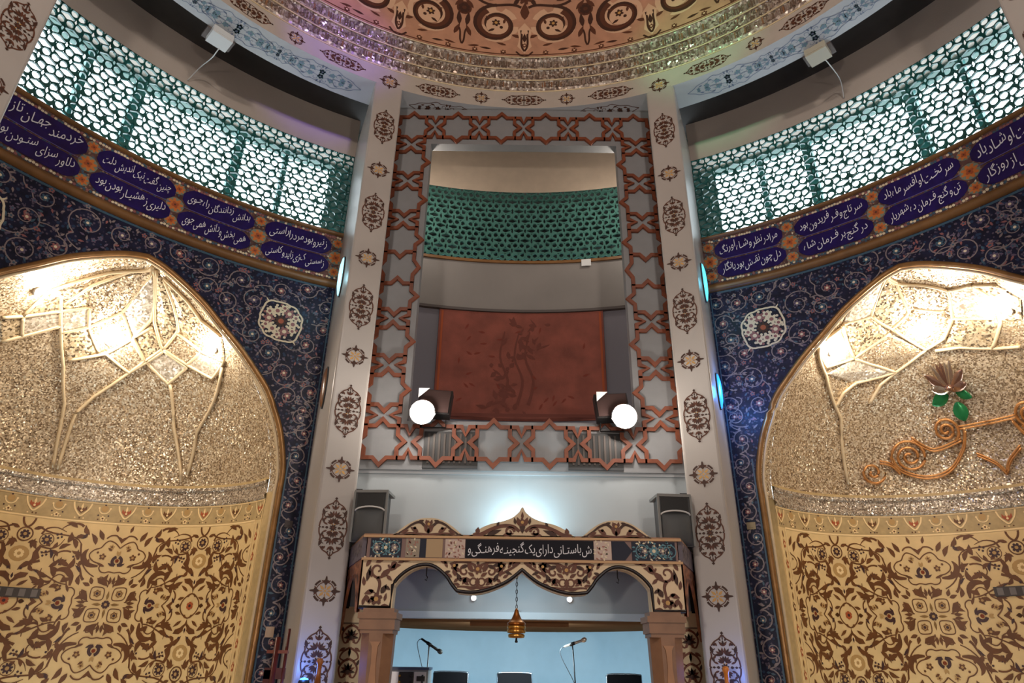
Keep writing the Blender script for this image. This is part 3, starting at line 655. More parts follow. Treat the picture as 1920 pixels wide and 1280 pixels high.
FACETS = {-1: [[[-32.2,6.16],[-18.9,6.31],[-10.5,6.13],[-21.2,5.98]],[[-21.2,5.98],[-10.5,6.13],[1.6,5.92],[-9.8,5.74]],[[-10.5,6.13],[5.0,6.38],[16.6,6.13],[1.6,5.92]],[[-18.9,6.31],[-28.1,6.46],[-15.7,6.68],[38.8,6.79],[5.0,6.38],[-10.5,6.13]],[[5.0,6.38],[37.9,6.78],[31.3,6.49],[28.4,6.36],[16.6,6.13]],[[49.1,6.78],[31.7,6.48],[31.0,6.35],[35.0,6.11],[36.8,6.07],[50.0,6.27],[51.6,6.38],[53.2,6.55],[55.4,6.72]],[[58.0,6.72],[73.6,6.53],[75.8,6.33],[62.8,6.07],[50.0,6.27],[53.2,6.55]],[[48.5,6.24],[62.1,6.04],[49.9,5.91],[36.8,6.07]],[[36.8,6.05],[49.6,5.88],[38.0,5.68],[26.7,5.91]],[[62.1,6.04],[76.1,5.89],[63.2,5.73],[49.9,5.91]],[[29.4,6.29],[17.3,6.15],[25.8,5.92],[35.8,6.07]],[[16.6,6.13],[25.8,5.92],[18.8,5.76],[5.3,5.92]],[[75.8,6.33],[86.5,6.12],[76.1,5.89],[62.1,6.04]],[[-45.1,5.95],[-32.2,6.16],[-24.2,6.04],[-32.3,5.86],[-35.6,5.79]],[[-45.7,5.96],[-51.1,6.24],[-34.0,6.49],[-19.5,6.31],[-32.2,6.16]],[[-50.6,5.81],[-44.5,5.94],[-35.6,5.79],[-40.2,5.65]]],
 1: [[[-79.5,6.8],[-53.1,6.5],[-80.3,6.37],[-87.5,6.56]],[[-75.2,6.81],[-31.1,6.77],[-14.3,6.51],[-30.0,6.37],[-53.1,6.5]],[[-26.2,6.76],[33.9,6.56],[28.3,6.49],[14.0,6.42],[-8.1,6.53]],[[-8.1,6.53],[14.0,6.42],[16.2,6.33],[3.6,6.17],[-9.5,6.1],[-30.0,6.37],[-14.3,6.51]],[[33.9,6.56],[57.6,6.48],[54.6,6.32],[39.1,6.16],[16.2,6.33]],[[16.2,6.33],[39.1,6.16],[39.4,6.11],[22.6,5.92],[1.6,6.09],[4.2,6.16]],[[-80.3,6.37],[-53.1,6.5],[-31.6,6.33],[-54.5,6.07],[-66.7,6.23]],[[-54.5,6.07],[-31.6,6.33],[-9.5,6.1],[-27.5,5.91],[-36.0,5.98]],[[-90.5,6.16],[-79.8,6.33],[-66.7,6.23],[-54.5,6.07],[-72.1,5.93],[-92.1,6.07]],[[-54.5,6.07],[-36.0,5.98],[-27.5,5.91],[-49.0,5.8],[-68.4,5.87]],[[57.6,6.48],[71.5,6.33],[66.4,6.15],[48.7,6.03],[39.4,6.11],[54.6,6.32]]]}
SPOTS = {-1: [(4.5,6.06),(74,6.04),(-58.6,6.17)], 1: [(-6.4,6.27),(-75.5,6.09),(52,6.15)]}
VERSE = {-1: [(-29.6,'ز نیرو بود مرد را راستی','ز سستی کژی زاید و کاستی'),(-39.2,'بدانش زدانندگان راه جـوی','همی بخش و دانش همی جوی'),(-48.3,'چنین گفت نیک اندیش دلت','دلیری ز هشیـار بودن بود'),(-57.6,'خردمند جهـان تازه','دلاور سزای ستـودن بود')],
 1: [(29.8,'مرا در نظر و شـاه اورنگ','دل چون نقـش بود یا نگار'),(39.5,'سر تاج و فـر فریدون بود','در گنج بر فـرمان شاه'),(48.9,'سر تخـت او افسر ماه باد','تن و گنج فـرمان ده شهریار'),(58.2,'همه بخت او شـاد باد','به هر سـالی از روزگار')]}
def turanj(o):
    out = []
    for k in range(64):
        a = 2*pi*k/64; rr = .262+.018*abs(sin(5*a))+.05*max(0, abs(sin(a))-.86)/.14; out.append((rr*1.12*cos(a), rr*1.06*sin(a)))
    o.at(0,0,1.1,1.05).fdisc(0,0,.28,0,1,24,4)
    o.stroke(out, .026, 2, 3, closed=True); o = o.at(0,0,1.17,1.12); o.flower(0,0,.085,10,4,1,4,.5); o.disc(0,0,.035,5,6)
    for k in range(6):
        a = 2*pi*k/6+.3; o.flower(.15*cos(a),.15*sin(a),.072,6,2 if k % 2 else 3,3 if k % 2 else 2,4)
        a += pi/6; o.flower(.192*cos(a),.192*sin(a),.055,5,2,3,4); o.leaf(.1*cos(a),.1*sin(a),math.degrees(a),.06,.03,2,4)
        for d in (-.2,.2,.45): o.disc(.232*cos(a+d),.228*sin(a+d),.019,2 if d != .2 else 3,4,6)
        for d in (0,.5): o.disc(.1*cos(a+d),.1*sin(a+d),.018,2,4,6)
    for s in (1,-1): o.stroke([(0,s*.3),(0,s*.37)], .03, 2, 2, .006)
TM = [navy, midbrown, ivory, pink, dkbrown, cred]
TURANJ_AT = [(29.9,6.5,38),(60.2,6.5,-38)]
def bay(s):
    side = 'left' if s < 0 else 'right'
    S = lambda d: 45*s+d              # d: offset from bay centre, + to the right
    b = MB(); ds = sorted(set([-20.9]+rng(-18.1, 18.1, 72)+[20.9]+rng(-20.9,-18.1,3)+rng(18.1,20.9,3)))
    for a, c in zip(ds, ds[1:]):
        mid = (a+c)/2; za, zc = (zarch(a), zarch(c)) if abs(mid) < 18.1 else (0, 0)
        if abs(mid) < 18.1: za = max(za, 4.0) if abs(a) > 18.05 else za; zc = max(zc, 4.0) if abs(c) > 18.05 else zc
        n = 6
        V = []; 
        for j in range(n+1): V += [pt(RT, S(a), za+(Z_BB-za)*j/n), pt(RT, S(c), zc+(Z_BB-zc)*j/n)]
        b.add(V, [(2*j, 2*j+1, 2*j+3, 2*j+2) for j in range(n)])
    wall = b.build('wall_%s' % side, navy_tile, kind='structure'); tag(wall, 'navy floral tile wall with mirrored niche on the %s' % side)
    # back wall above lattice (up to the recess) and behind the band
    b = MB(); b.grid(lambda t, z: pt(RW, S(t), z), rng(-20.9, 20.9, 24), [Z_LT, Z_ROOF]); b.grid(lambda r, t: pt(r, S(t), Z_LT), [RW, 7.45], rng(-20.9, 20.9, 24))
    b.build('upper_wall', beige, wall)
    # tile vines
    o = Orn(); rn = random.Random(11 if s < 0 else 12)
    def X(d): return rad(d)*RT
    def inside(x, z, m=.06):
        d = math.degrees(x/RT)
        return abs(d) < 20.7 and z < Z_BB-m and (abs(d) > 18.1+math.degrees(m/RT) or z > zarch(d)+m*1.5+ (0 if abs(d) < 12 else m))
    for sg in (1, -1):                      # strips beside the niche
        z = .6; k = 0
        while z < 5.4:
            xc = sg*X(19.5); dirn = 1 if k % 2 else -1; r = .125
            o.spiral(xc+.03*dirn, z, r, 90 if k % 2 else 90, dirn*1.35, .016, 0, 2, .01, .22, 22); o.flower(xc+.03*dirn, z, .035, 6, 3 if k % 3 else 1, 2, 3)
            o.stroke(bez((xc+.03*dirn, z+r), (xc-.14*dirn, z+r+.05), (xc-.12*dirn, z+.28), (xc-.03*dirn, z+.36+r-.2), 8), .015, 0, 2)
            for q in range(7):
                a = rn.uniform(0, 6.28); rr = rn.uniform(.06, .16); o.leaf(xc+rr*cos(a), z+rr*1.3*sin(a), rn.uniform(0, 360), .06, .026, rn.choice((0,0,1,4)), 1)
            z += .33; k += 1
        o.stroke([(sg*X(18.55), zz) for zz in rng(.3, 4.6, 30)], .02, 1, 2); o.stroke([(sg*X(20.6), zz) for zz in rng(.3, 7.2, 40)], .016, 1, 2)
    pts = []                                # spandrel scrolls
    tries = 0
    while len(pts) < 40 and tries < 6000:
        tries += 1; x = rn.uniform(X(-20.2), X(20.2)); z = rn.uniform(5.1, 7.2); r = rn.uniform(.13, .24)
        if not inside(x, z, r*.8): continue
        if any(math.hypot(x-a, z-c) < (r+q)*.95 for a, c, q in pts): continue
        if any(math.hypot(x-X(tt-45), z-zz) < r+.3 for tt, zz, _ in TURANJ_AT): continue
        pts.append((x, z, r))
    for (x, z, r) in pts:
        d = rn.choice((1,-1)); a0 = rn.uniform(0, 360); o.spiral(x, z, r, a0, d*1.4, .016, 0, 2, .01, .2, 26); o.flower(x, z, .05, 6, rn.choice((1,3,4)), 2, 3)
        for q in range(3):
            a = rn.uniform(0, 6.28); o.flower(x+r*cos(a), z+r*sin(a), .035, 5, rn.choice((0,3,4)), 1, 3)
        a = rad(a0); tx, tz = x+r*cos(a), z+r*sin(a); o.stroke(bez((tx, tz), (tx-r*sin(a)*d*.6, tz+r*cos(a)*d*-.6), (tx+.1*cos(a), tz+.15*sin(a)), (tx+.22*cos(a-d), tz+.22*sin(a-d)), 7), .014, 0, 2)
    for k in range(1500):
        x = rn.uniform(X(-20.6), X(20.6)); z = rn.uniform(4.6, 7.2) if rn.random() < .8 else rn.uniform(1, 4.6)
        if inside(x, z, .05): o.leaf(x, z, rn.uniform(0, 360), rn.uniform(.05,.08), .028, rn.choice((0,0,1,4,3)), 1)
    for zz in (Z_BB-.035,): o.stroke([(X(d), zz) for d in rng(-20.8, 20.8, 40)], .03, 1, 2)
    o.build('glazed_vine', m_cyl(RT-.001, 45*s), [vine, vine2, ivory, pink, mat('mauve_glaze', rgb(92,80,104), .4)], wall, .0018, kind='stuff', keep=lambda x, z: inside(x, z, .015))
    for (th, z, rot) in TURANJ_AT:
        t2 = Orn(); d = (th-45)*s if s > 0 else -(th-45); turanj(t2.at(0, 0, 1, 1, rot*(1 if s < 0 else -1)))
        t2.build('tile_medallion', (lambda x, y, l, dd=d, zz=z: pt(RT-.004-l, S(dd)+math.degrees(x/RT), zz+y)), TM, wall, .0022)
    # inscription band
    b = MB(); b.grid(lambda t, z: pt(RT+.005, S(t), z), rng(-20.9, 20.9, 60), [Z_BB, Z_BT]); b.build('inscription_band', band_tile, wall)
    for (z0, z1, d, nm) in ((Z_BB-.01, Z_BB+.115, .07, 'lower_moulding'), (Z_BT-.045, Z_BT+.02, .045, 'upper_moulding')):
        b = MB(); zm = (z0+z1)/2; pr = [(0, z0), (d*.7, z0+.012), (d, zm), (d*.75, z1-.012), (0, z1)]
        b.grid(lambda i, t: pt(RT-pr[i][0], S(t), pr[i][1]), list(range(5)), rng(-20.9, 20.9, 60)); b.build(nm, olive_brown, wall, True)
    o = Orn()
    for (zz, m) in ((Z_BT-.085, 0), (Z_BB+.17, 0)):
        for d in rng(-20.5, 20.5, 130): o.disc(X(d), zz+rn.uniform(-.008,.008), .02, rn.choice((0,0,3,4)), 1, 6)
    cents = [th-45*s for th, _, _ in VERSE[s]]; sp = 9.35
    ros = [cents[0]-s*(4.9), cents[0]+s*4.75]+[c_+s*4.7 for c_ in cents[1:]]
    zm = 7.79
    for d in ros:
        for (zz, r) in ((zm, .105), (zm+.27, .075), (zm-.26, .075)):
            o.disc(X(d), zz, r*1.15, 5, 1, 12); o.flower(X(d), zz, r, 8, 2, 1, 2, .3); o.flower(X(d), zz, r*.5, 4, 6, 1, 4, .3)
        for k in range(10): o.leaf(X(d)+rn.uniform(-.1,.1), zm+rn.uniform(-.36,.36), rn.uniform(0,360), .05, .024, rn.choice((0,3,4)), 1)
    o.build('band_flowers', m_cyl(RT+.003, 45*s), [ivory, midbrown, orange, pink, vine2, mat('sage_glaze', rgb(120,126,110), .5), cred], wall, .0018, kind='stuff')
    hwd = X(4.12)
    for (th, ln1, ln2) in VERSE[s]:
        d0 = th-45*s; o = Orn()
        for (zc, hh) in ((zm+.185, .168), (zm-.17, .158)):
            def prof_(x, hh=hh): t = (hwd-abs(x))/.16; return hh*(1 if t > 1 else (.35+.65*math.sin(pi/2*max(0, t))) if t > .02 else .3)
            o.strip(rng(-hwd, hwd, 28), lambda x: zc-prof_(x), lambda x: zc+prof_(x), 0, 1)
        o.stroke([(x, zm+.012) for x in rng(-hwd*.94, hwd*.94, 14)], .008, 1, 3)
        fn = lambda x, y, l, dd=d0: pt(RT-.002-l, S(dd)+math.degrees(x/RT), y)
        ca = o.build('inscription_cartouche', fn, [cobalt, mat('violet_line', rgb(96,84,150), .5)], wall, .002)
        text_mesh(ln1, hwd*1.72, .25, lambda x, y, l, dd=d0: pt(RT-.006-l, S(dd)+math.degrees(x/RT), zm+.19+y), 'calligraphy', white_let, ca)
        text_mesh(ln2, hwd*1.72, .24, lambda x, y, l, dd=d0: pt(RT-.006-l, S(dd)+math.degrees(x/RT), zm-.165+y), 'calligraphy', white_let, ca)
    # ---- niche
    phis = rng(-90, 90, 60); zs = [z for z in rng(Z_FR, 6.855, 34)]
    b = MB(); b.grid(lambda ph, z: niche_pt(s, ph, wz(z), z), phis, zs, flip=True)
    vault = b.build('niche_vault', mir_gold, wall, True)
    b = MB(); b.grid(lambda ph, z: niche_pt(s, ph, RN, z), phis, [0, Z_CB, Z_CT, Z_FR+.04], flip=True)
    b.m = [0 if (k % 3 == 0) else 1 for k in range(len(b.f))]
    cp = b.build('niche_tiles', [carpet_bg, border_bg], wall, True)
    fr = [(RN, Z_CT), (RN-.03, Z_CT+.02), (RN-.03, Z_CT+.05), (RN-.005, Z_CT+.07), (RN-.005, Z_CT+.19), (RN-.035, Z_CT+.21), (RN-.035, Z_FR-.01), (RN-.0, Z_FR)]
    b = MB(); b.grid(lambda i, ph: niche_pt(s, ph, fr[i][0], fr[i][1]), list(range(8)), phis); b.build('mirror_frieze', mir_band, wall)
    # jamb reveal between the tile face and the niche axis (and the arch soffit)
    b = MB(); line = [(RN, z) for z in rng(0, 4.1, 6)]+[(AW[i], AZ[i]) for i in range(len(AW))]
    for sg in (1, -1):
        def J(k, f, sg=sg):
            w_, z = line[k]; w_ = w_*sg; yc = math.sqrt(RT*RT-w_*w_); y = yc+(RT-yc)*f
            t = rad(45*s); return (w_*cos(t)+y*sin(t), CY-w_*sin(t)+y*cos(t), z)
        b.grid(J, list(range(len(line))), [0, 1])
    b.m = [0 if b.v[f[0]][2] < 3.9 else 1 for f in b.f]
    b.build('jamb_reveal', [border_bg, mir_gold], wall, True)
    # gilt rim along the arch edge
    for sg in (1,):
        P = [(RN, z) for z in rng(0, 4.0, 5)]+[(AW[i], AZ[i]) for i in range(len(AW))]; P = P+[(-x, z) for x, z in P[::-1][1:]]
        def E(x, z, off=0.): y = math.sqrt(RT*RT-x*x)-off; t = rad(45*s); return (x*cos(t)+y*sin(t), CY-x*sin(t)+y*cos(t), z)
        b = MB(); b.tube([E(x, z, .012) for x, z in P], .038, 8); b.build('arch_rim', gilt, wall, True)
        b = MB(); b.tube([E(x*.982, z-.035, -.03) for x, z in P], .022, 8); b.build('arch_bead', ridge_m, wall, True)
    # mirror facets set proud of the vault
    for k, pl in enumerate(FACETS[s]):
        A = [Vector(niche_pt(s, p_, wz(z_)-.004, z_)) for p_, z_ in pl]; C_ = sum(A, Vector())/len(A)
        ax = Vector((RT*s*sin(pi/4), CY+RT*cos(pi/4), C_.z-.5)); nn = (ax-C_).normalized(); n = len(A)
        B_ = [C_+(p_-C_)*.9+nn*.010 for p_ in A]; B_.append(sum(B_, Vector())/n)
        b = MB(); b.add(A+B_, [(i, (i+1) % n, n+(i+1) % n, n+i) for i in range(n)]+[(n+i, n+(i+1) % n, 2*n) for i in range(n)]); b.build('vault_facet', (mir_pale, mir_gold, mir_check)[(k*2+k//3) % 3], wall)
    # vault ridges
    for ln in RIDGE[s]:
        P = []
        for (p0, z0), (p1, z1) in zip(ln, ln[1:]):
            if abs(p1-p0) > 60: n = 12
            else: n = 6
            A = Vector(niche_pt(s, p0, wz(z0), z0)); B_ = Vector(niche_pt(s, p1, wz(z1), z1))
            for k in range(n):
                z = z0+(z1-z0)*k/n; X_ = A.lerp(B_, k/n); ax, ay = RT*s*sin(pi/4), CY+RT*cos(pi/4)
                ph = math.degrees(math.atan2(X_.x-ax, X_.y-ay))-45*s; P.append(niche_pt(s, ph, wz(z)-.026, z))
        P.append(niche_pt(s, ln[-1][0], wz(ln[-1][1])-.026, ln[-1][1]))
        b = MB(); b.tube(P, .024, 6); b.build('vault_ridge', ridge_m, wall, True)
    # carpet-patterned tiles
    o = Orn(); a = 1.147
    for ph in (-90, -30, 30, 90): o.at(rad(ph)*RN, 2.70, a, a).mirror4(quarter)
    lim = rad(84.6)*RN
    kp = lambda x, z: abs(x) < lim and 1.0 < z < Z_CB-.012
    fn = lambda x, y, l: niche_pt(s, math.degrees(x/RN), RN-l-.001, y)
    o.build('carpet_pattern', fn, [cbrown, cdark, ctan, ccream, cred], wall, .0016, keep=kp, kind='stuff')
    o = Orn()
    for zz, wd in ((Z_CT-.012, .02), (Z_CB, .022)): o.stroke([(rad(p_)*RN, zz) for p_ in rng(-89 if zz > 3.9 else -85, 89 if zz > 3.9 else 85, 60)], wd, 3, 2)
    for sg in (1,-1):
        for pp in (85, 89.3): o.stroke([(sg*rad(pp)*RN, zz) for zz in rng(1, Z_CB if pp < 86 else Z_CT, 20)], .016, 3, 2)
    k = 0; zc = (Z_CT+Z_CB)/2+.02
    for ph in rng(-87, 87, 24):
        x = rad(ph)*RN; big = k % 2 == 0; q = o.at(x, zc)
        if big:
            q.stroke(smoothpts([(-.11,.09),(-.09,.02),(-.05,-.04),(0,-.085),(.05,-.04),(.09,.02),(.11,.09)],3), .02, 3, 3); mm = 4 if k % 4 == 0 else 0
            q.poly([(-.055,.05),(-.06,0),(0,-.05),(.06,0),(.055,.05),(.03,.015),(0,.035),(-.03,.015)], mm, 2); q.leaf(0,.0,90,.09,.03,3,3); q.disc(0,-.015,.015,3,3)
        else:
            q.ring(0,.03,.065,.014,3,2,12,180,360); q.disc(0,.035,.045,2,1); q.disc(0,.085,.013,1,2,6); q.flower(0,-.1,.035,5,3,0,2)
            for dx in (-.07,.07): q.disc(dx,.04,.014,3,2,6); q.disc(dx*.9,-.06,.012,1,2,6)
        for dx in (-.05,.0,.05): q.disc(dx+rn.uniform(-.01,.01),-.115,.011,rn.choice((0,1,3)),1,6)
        k += 1
    for sg in (1,-1):                       # upright borders on the jambs
        z = 1.2
        while z < 3.7:
            q = o.at(sg*rad(87.2)*RN, z, .55, 1); q.flower(0,0,.06,5,4 if int(z*10) % 3 else 0,3,2); q.leaf(0,.08,90,.1,.05,0,2); q.leaf(0,-.16,60,.07,.04,2,2); z += .26
    o.build('lotus_border', fn, [cbrown, cdark, ctan, ccream, cred], wall, .0016, kind='stuff')
    # lamps inside the vault
    for (ph, z) in SPOTS[s]:
        p0 = Vector(niche_pt(s, ph, wz(z)-.012, z)); p1 = Vector(niche_pt(s, ph, wz(z)-.30, z-.12)); nrm = (p1-p0).normalized()
        where = 'at the middle of the %s niche vault' % side if abs(ph) < 20 else 'of the %s niche vault close to the arch rim by the rib' % side if abs(ph) > 65 else 'of the %s niche vault on the side away from the star frame' % side
        e = empty('niche_spotlight', p0, 'round white spotlight '+where, 'lamp', 'niche spotlights')
        R3 = nrm.to_track_quat('Z', 'Y').to_matrix()
        b = MB(); b.lathe([(.0,0),(.055,0),(.06,.02),(.05,.04),(.04,.04)], 18, ax=R3); b.build('housing', white_pl, e, True)
        b = MB(); b.lathe([(.0,.042),(.04,.042),(.03,.055),(0,.06)], 16, ax=R3); b.build('bulb', mat('spot_glow', (1,.9,.75,1), .5, emit=(1,.9,.76,1), es=20), e, True)
        lamp('spot_light', 'POINT', p0+nrm*.17, NICHE_W, (1,.91,.79), e, .05)
    return wall
NICHE_W = 46
wl = bay(-1); wr = bay(1)

# plain back wall of the hall (behind the viewer) and outer bay returns
b = MB(); b.grid(lambda t, z: pt(RW, t, z), rng(66, 294, 80), [0, Z_ROOF+.05])
bk = b.build('wall_back', beige, kind='structure'); tag(bk, 'plain beige wall closing the round hall behind the seats')

# ------------------------------------------------------------------ centre bay: recess wall behind the star frame
b = MB(); rs = rng(-21.4, 21.4, 24)
b.grid(lambda t, z: pt(RW, t, z), rs, [9.66, Z_ROOF])
b.cur = 1; b.grid(lambda t, z: pt(RW, t, z), rs, [7.235, 8.19]); b.cur = 2
b.grid(lambda t, z: pt(RW, t, z), rs, [4.0, 7.235])
wc = b.build('wall_centre', [mat('warm_beige_plaster', rgb(200,180,160), .8, var=.05), mat('pale_marble_panel', rgb(122,116,112), .5, var=.08, vscale=1.3), mat('slate_grey_paint', rgb(112,108,116), .7)], kind='structure')
tag(wc, 'recessed wall with pale marble panel inside the star frame')
b = MB(); b.prism([(-.03,7.2),(0,7.2),(0,7.27),(-.05,7.27)], lambda r, z, d: pt(RW+r, d, z), -21, 21)
b = MB(); pr = [(0,7.19),(.05,7.20),(.06,7.24),(.02,7.26),(0,7.26)]; b.grid(lambda i, t: pt(RW-pr[i][0], t, pr[i][1]), range(5), rs); b.build('ledge', mat('dark_ledge', rgb(66,54,50), .5), wc)
b = MB(); pr = [(0,8.15),(.03,8.15),(.03,8.2),(0,8.2)]; b.grid(lambda i, t: pt(RW-pr[i][0], t, pr[i][1]), range(4), rs); b.build('sill', olive_brown, wc)
o = Orn(); o.poly([(0,0),(.16,.0),(.16,.13),(0,.13)],0,1); pn = o.build('paper_note', m_cyl(RW-.035), [white_pl], None); pn.location = (0,0,0)
pn.data.transform(Matrix.Translation((0,0,8.06))); pn.data.transform(Matrix.Translation((0,-CY,0))); pn.data.transform(Matrix.Rotation(-rad(8.2),4,'Z')); pn.data.transform(Matrix.Translation((0,CY,0)))
tag(pn, 'small white paper stuck under the dark lattice sill', 'paper')
# two added fill lamps for the recess wall, hidden behind the frame posts
for sg, lab in ((-1, 'left'), (1, 'right')):
    e = empty('recess_lamp', (sg*1.78, 8.42, 8.75), 'small bracket lamp behind the %s post of the star frame' % lab, 'lamp')
    b = MB(); b.lathe([(.02,-.09),(.05,-.06),(.06,.0),(.05,.03)], 14); b.build('cup', white_pl, e, True)
    b = MB(); b.lathe([(.0,.02),(.045,.025),(.03,.05),(0,.06)], 14); b.build('bulb', mat('recess_glow', (1,.9,.78,1), .5, emit=(1,.9,.78,1), es=6), e, True)
    b = MB(); b.tube([(0,0,-.07),(0,-.24,-.07)], .012, 6); b.build('bracket', black, e)
    lamp('recess_light', 'POINT', (sg*1.70, 8.46, 8.95), 32, (1,.9,.78), e, .06)
# hung rug
b = MB(); b.grid(lambda t, z: pt(RW-.03, t, z), rng(-10.75, 10.75, 24), rng(5.35, 7.19, 8)); b.grid(lambda t, z: pt(RW-.01, t, z), rng(-10.75, 10.75, 24), [5.35, 7.19])
rug = empty('hanging_rug', pt(RW-.03, 0, 5.35), 'rust red rug with a dark figure hanging inside the star frame', 'rug')
g = b.build('pile', rug_red, rug); g.location = -Vector(rug.location)
o = Orn()
o.stroke([(-1.26,5.40),(1.26,5.40)], .05, 0, 1); 
for xx in (-1.28, 1.28): o.stroke([(xx, 5.38),(xx,7.17)], .035, 1, 1)
rn = random.Random(5)
for k in range(70):                   # faint dark figure and foliage woven in
    z = rn.uniform(5.5, 7.0); x = rn.gauss(-.1+.15*sin(z*3), .16); o.leaf(x, z, rn.uniform(0,360), rn.uniform(.06,.2), rn.uniform(.03,.08), 0, 1)
for k in range(26): o.leaf(rn.uniform(-1.1,1.1), rn.uniform(5.5,7.0), rn.uniform(0,360), .12, .035, 2, 1)
for x in (-.05, .12, -.28): o.stroke(smoothpts([(x,5.6),(x+.08,6.0),(x-.05,6.4),(x+.02,6.85)],4), .05, 0, 1, .02)
g = o.build('woven_figure', lambda x, y, l: pt(RW-.033-l, math.degrees(x/RW), y), [rug_dark, mat('ochre_red_wool', rgb(150,70,36), .9), mat('brick_wool', rgb(112,46,32), .9)], rug); g.location = -Vector(rug.location)

# ------------------------------------------------------------------ star frame (board + raised strapwork)
YF = 8.0
b = MB()
for (x0, x1, z0, z1) in ((-2.09, -1.45, 4.19, Z_RING), (1.45, 2.09, 4.19, Z_RING), (-1.45, 1.45, 9.38, Z_RING), (-1.45, 1.45, 4.19, 4.82)):
    b.box((x0, YF, z0), (x1, YF+.16, z1))
frame = b.build('trim_20', board, kind='structure'); tag(frame, 'pale grey board frame with rust star and cross strapwork')
def bar_path(pts, w, closed, y0=YF-.04, y1=YF-.004):
    b = MB(); N = len(pts); L = []; R_ = []
    for i, p in enumerate(pts):
        a = pts[i-1] if (closed or i) else None; c = pts[(i+1) % N] if (closed or i < N-1) else None
        def nrm(u, v): dx, dy = v[0]-u[0], v[1]-u[1]; l = math.hypot(dx, dy); return (-dy/l, dx/l)
        ns = [nrm(a, p)] if a else []
        if c: ns.append(nrm(p, c))
        nx, ny = sum(n[0] for n in ns)/len(ns), sum(n[1] for n in ns)/len(ns); l2 = nx*nx+ny*ny; k = min(1/l2, 2.2) if l2 > .01 else 1
        L.append((p[0]+nx*k*w/2, p[1]+ny*k*w/2)); R_.append((p[0]-nx*k*w/2, p[1]-ny*k*w/2))
    V = []
    for (u, v), (p, q) in zip(L, R_): V += [(u, y1, v), (u, y0, v), (p, y0, q), (p, y1, q)]
    F = []
    for i in range(N if closed else N-1):
        j = (i+1) % N
        for k in range(3): F.append((4*i+k, 4*j+k, 4*j+k+1, 4*i+k+1))
    if not closed: F += [(0,1,2,3), (4*N-1,4*N-2,4*N-3,4*N-4)]
    b.add(V, F); return b
def star_pts(cx, cz, s_=.205, k=.09):
    e = s_; t = e+k; h = .085; P = []
    for (dx, dz) in ((1,0),(0,1),(-1,0),(0,-1)):
        px, pz = -dz, dx
        P += [(cx+dx*e-px*h, cz+dz*e-pz*h), (cx+dx*t, cz+dz*t), (cx+dx*e+px*h, cz+dz*e+pz*h), (cx+dx*e+px*e, cz+dz*e+pz*e)]
    return P
XS = rng(-1.755, 1.755, 5); ZU = [9.70, 8.985, 8.27, 7.555]; ZL = [6.62, 5.925, 5.23, 4.535]
def star_(cx, cz): bar_path(star_pts(cx, cz), .048, True).build('star_strap', rust, frame)
def link(a, c, horiz, cross=True):
    e = .205; q = .085
    for s_ in (1, -1):
        if horiz:
            x0, x1, z = a[0]+e, c[0]-e, a[1]; m = (x0+x1)/2; P = [(x0, z+s_*e), (m-.05, z+s_*e), (m, z+s_*(e-q-.03)), (m+.05, z+s_*e), (x1, z+s_*e)] if cross else [(x0, z+s_*e), (x1, z+s_*e)]
        else:
            z0, z1, x = a[1]-e, c[1]+e, a[0]; m = (z0+z1)/2; P = [(x+s_*e, z0), (x+s_*e, m+.05), (x+s_*(e-q-.03), m), (x+s_*e, m-.05), (x+s_*e, z1)] if cross else [(x+s_*e, z0), (x+s_*(e), m+.12), (x+s_*(e+.08), m), (x+s_*e, m-.12), (x+s_*e, z1)]
        bar_path(P, .048, False).build('link_strap', rust, frame)
for z in (ZU[0], ZL[-1]):
    for x in XS: star_(x, z)
    for a, c in zip(XS, XS[1:]): link((a, z), (c, z), True)
for x in (XS[0], XS[-1]):
    for z in ZU[1:]+ZL[:-1]: star_(x, z)
    for zz in (ZU, ZL):
        for a, c in zip(zz, zz[1:]): link((x, a), (x, c), False)
    link((x, ZU[-1]), (x, ZL[0]), False, False)
# louvred boxes behind the lower strapwork
for x0, lab in ((-1.22, 'dark louvred metal box under the left floodlight'), (.58, 'dark louvred metal box under the right floodlight')):
    e = empty('louvred_box', (x0, YF, 4.24), lab, 'vent', 'louvred boxes under the floodlights')
    b = MB(); b.box((0, -.012, 0), (.68, .1, .44)); b.build('case', black, e)
    for k in range(9):
        b = MB(); b.box((.05+k*.066, -.022, .03), (.075+k*.066, -.012, .41)); b.build('slat', mat('dull_steel', rgb(78,70,66), .4, metal=.6), e)
    b = MB(); b.box((0, -.02, -.03), (.68, -.0, .0)); b.build('lip', dgrey, e)

# lower wall under the frame, stage opening, stage
YB = 8.05
b = MB(); b.box((-2.15, YB, 2.56), (2.15, YB+.15, 4.19))
for s_ in (-1, 1): b.box((s_*1.72 if s_ > 0 else -2.3, YB, 0), (2.3 if s_ > 0 else -1.72, YB+.15, 2.56))
low = b.build('wall_stage_front', wallgrey, kind='structure'); low.name = 'wall_front'; tag(low, 'pale wall above the stage opening, washed by cool light')
b = MB(); b.box((-.012, YB-.008, 2.6), (.012, YB, 4.19)); b.build('cover_strip', wallgrey, low)
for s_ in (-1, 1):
    b = MB(); b.box((min(s_*1.93, s_*2.14), YB-.03, 2.6), (max(s_*1.93, s_*2.14), YB-.001, 3.95)); b.build('dark_recess_strip', mat('black_felt', rgb(30,26,26), .9), low)  # black strip standing in for the shaded gap beside each rib
b = MB(); b.box((-2.1, YB-.02, 4.15), (2.1, YB, 4.2)); b.build('shadow_strip', soff, low)  # pale grey strip along the joint under the frame
b = MB(); b.box((-1.75, YB-.03, 2.515), (1.75, YB+.15, 2.585)); b.build('edge_moulding', mat('white_blue_moulding', rgb(206,220,228), .5), low)
